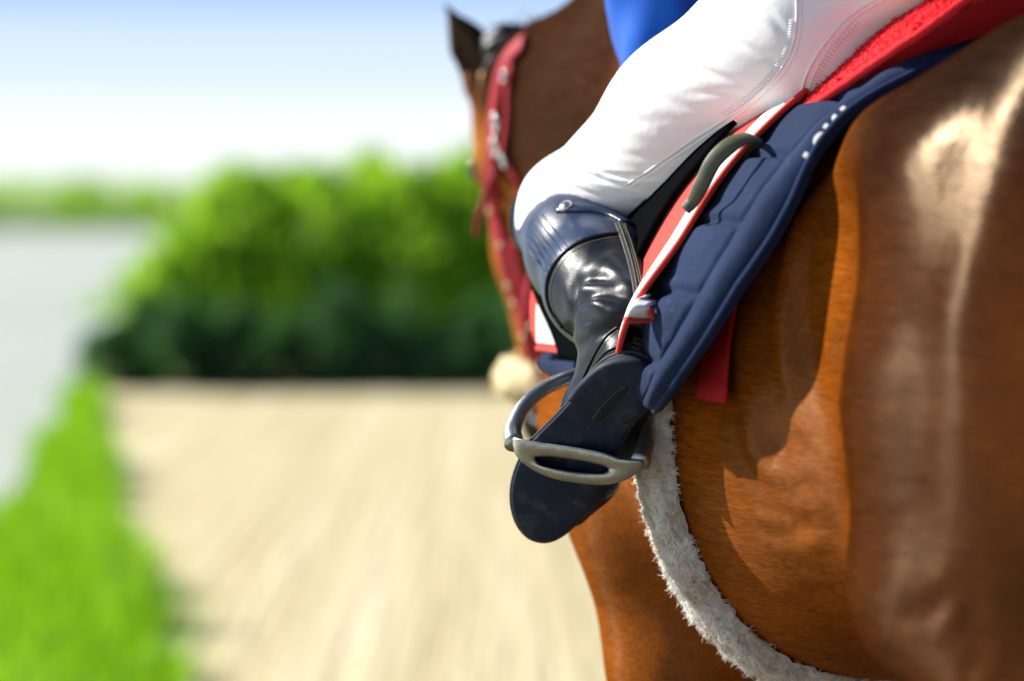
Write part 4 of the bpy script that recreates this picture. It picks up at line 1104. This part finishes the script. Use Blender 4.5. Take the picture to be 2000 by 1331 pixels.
def leaves(n, clumps, size, g):
    """leaf-shaped quads spread through clumps (centre, radii)"""
    k = g.integers(0, len(clumps), n); c = np.array([clumps[i][0] for i in k]); r = np.array([clumps[i][1] for i in k])
    d = vn(g.normal(size=(n, 3))); rr = g.random((n, 1))**.45; p = c+d*r*rr
    a = vn(g.normal(size=(n, 3))); b = vn(np.cross(a, g.normal(size=(n, 3)))); s_ = size*(.6+.8*g.random((n, 1)))
    V = np.stack([p-a*s_, p+b*s_*.5, p+a*s_, p-b*s_*.5], 1).reshape(-1, 3); i = np.arange(n)*4
    return V, np.stack([i, i+1, i+2, i+3], 1)
def plant(seed, h, wdt, low, nl, leaf):
    g = np.random.default_rng(seed); cl = []
    for i in range(40):
        z_ = low*h+(1-low)*h*g.random(); f = math.sin(np.pi*min(1, max(.12, (z_/h-low)/(1-low)*.85+.12)))
        a = g.random()*6.28; q = g.random()**.6; rr = wdt*.5*f
        cl.append((np.array([math.cos(a)*rr*q, math.sin(a)*rr*q, min(z_, h*.92)]), np.array([1, 1, .8])*wdt*(.16+.1*g.random())))
    cv = leaves(nl, cl, leaf, g); st_ = []
    for i in range(4):
        a = g.random()*6.28; P = smooth_path([(g.normal()*.02, g.normal()*.02, -.02), (math.cos(a)*wdt*.08, math.sin(a)*wdt*.08, h*.35), (math.cos(a)*wdt*.2, math.sin(a)*wdt*.2, h*.8)], 8)
        st_.append(tube(P, np.linspace(.018, .006, 8)*h/1.7, 6))
    return mkmesh('crown', *cv, smooth=False), mkmesh('trunk', *merge(st_))
KINDS = [plant(11, 1.68, 1.0, .22, 1500, .05), plant(12, 1.72, .92, .18, 1500, .048), plant(13, 1.62, 1.08, .25, 1500, .055)]
DARK = [plant(21, .62, .62, .02, 2600, .035), plant(22, .75, .55, .02, 2600, .032)]
def put(kind, name, loc, s_, rz, mt, label, cat, group):
    o = bpy.data.objects.new(name, None); C.objects.link(o); o.location = loc; o.scale = s_; o.rotation_euler = (0, 0, rz)
    o['label'] = label; o['category'] = cat; o['group'] = group
    for nm, me in (('crown', kind[0]), ('trunk', kind[1])):
        c = bpy.data.objects.new(nm, me); C.objects.link(c); c.parent = o
        if not me.materials: me.materials.append(mt if nm == 'crown' else M['bark'])
        c.material_slots[0].link = 'OBJECT'; c.material_slots[0].material = mt if nm == 'crown' else M['bark']
    return o
def gx(px_, d): return (px_-CX)/FPX*d
ROW = [(262, 20.2, .50), (318, 20.6, .66), (372, 20.9, .80), (425, 21.2, .95), (480, 21.0, 1.05), (560, 21.3, 1.02), (640, 20.9, 1.06), (725, 21.2, 1.03), (810, 20.9, 1.08), (890, 21.3, 1.14), (965, 21.0, 1.16), (1060, 21.3, 1.15), (1180, 21.1, 1.1), (1310, 21.2, 1.12), (1450, 21.0, 1.1), (1600, 21.2, 1.14), (1760, 21.1, 1.1), (1930, 21.2, 1.1), (2110, 21.0, 1.12)]
ORD = ['leftmost', 'second', 'third', 'fourth', 'fifth', 'sixth', 'seventh', 'eighth', 'ninth', 'tenth', 'eleventh', 'twelfth', 'thirteenth', 'fourteenth', 'fifteenth', 'sixteenth', 'seventeenth', 'eighteenth', 'nineteenth']
for i, (px_, d_, h_) in enumerate(ROW):
    wx = .62+.38*min(1, h_)
    put(KINDS[i % 3], 'shrub', (gx(px_, d_), d_, 0), (wx, wx, h_), 1.3*i, M['leaf'] if i % 2 else M['leaf2'],
        f'{"bright" if i % 2 else "mid"} green blurred shrub, {ORD[i]} from the river in the front row' if i else 'small green blurred shrub, leftmost of the front row by the river', 'shrub', 'shrubs along the end of the sand track')
for i, px_ in enumerate((470, 590, 720, 860, 1000, 1180, 1400, 1650, 1900)):
    d_ = 23.2+.5*(i % 2)
    put(KINDS[(i+1) % 3], 'shrub', (gx(px_, d_), d_, 0), (1.25, 1.1, 1.06+.06*(i % 3)), 2.1*i+.5, M['leaf2'] if i % 2 else M['leaf'],
        f'tall green blurred shrub, {ORD[i] if i else "nearest"} from the river in the back row', 'shrub', 'shrubs in the row behind')
for i, px_ in enumerate((228, 285, 345, 405, 470, 535, 600, 668, 735, 800, 868, 935, 1010, 1120, 1260, 1420, 1600, 1800)):
    d_ = 19.75+.12*math.sin(i*2.4)
    put(DARK[i % 2], 'shade_bush', (gx(px_, d_), d_, 0), (1.05, .9, .8+.35*((i*7) % 5)/5), .9*i, M['leaf_shade'],
        f'low dark green bush added as shade under the shrubs, {ORD[i] if i else "nearest"} from the river', 'bush', 'low dark bushes added as shade at the foot of the shrubs')
# distant wood on the far bank: one soft mass
g = np.random.default_rng(5); cl = []
for i in range(160): cl.append((np.array([-70+i*.5+g.normal()*.8, 238+g.random()*10, 1.6+g.random()*2.4]), np.array([1.6, 1.6, 1.5])*(.8+.7*g.random())))
fw_ = top('far_wood', *leaves(16000, cl, .32, g), M['leaf'], 'pale green blurred wood on the far bank of the river', 'wood', kind='stuff', smooth=False)
# rough grass of the verge
nb_ = 34000; d_ = 5.5+15.2*rng.random(nb_)**1.25; e0, e1 = bank(d_)+.12, verge(d_)+.06*np.sin(d_*7)+.05*rng.normal(size=nb_)
xg = e0+(e1-e0)*rng.random(nb_); zg = np.where(xg < bank(d_)+.25, (xg-bank(d_)-.25)*.3, 0)
hg = (.12+.17*rng.random(nb_))*np.interp(d_, [5, 12, 20], [1.05, 1.1, .95])*(.65+.35*np.sin(xg*4+d_*2.2))
P0 = np.stack([xg, d_, zg], 1); gv = hairs(P0, np.stack([rng.normal(size=nb_)*.28, rng.normal(size=nb_)*.28, np.ones(nb_)], 1), hg, .006, 3, .12)
top('verge_grass', *gv, M['grass'], 'tall bright green grass on the verge between river and sand track', 'grass', kind='stuff', smooth=False)
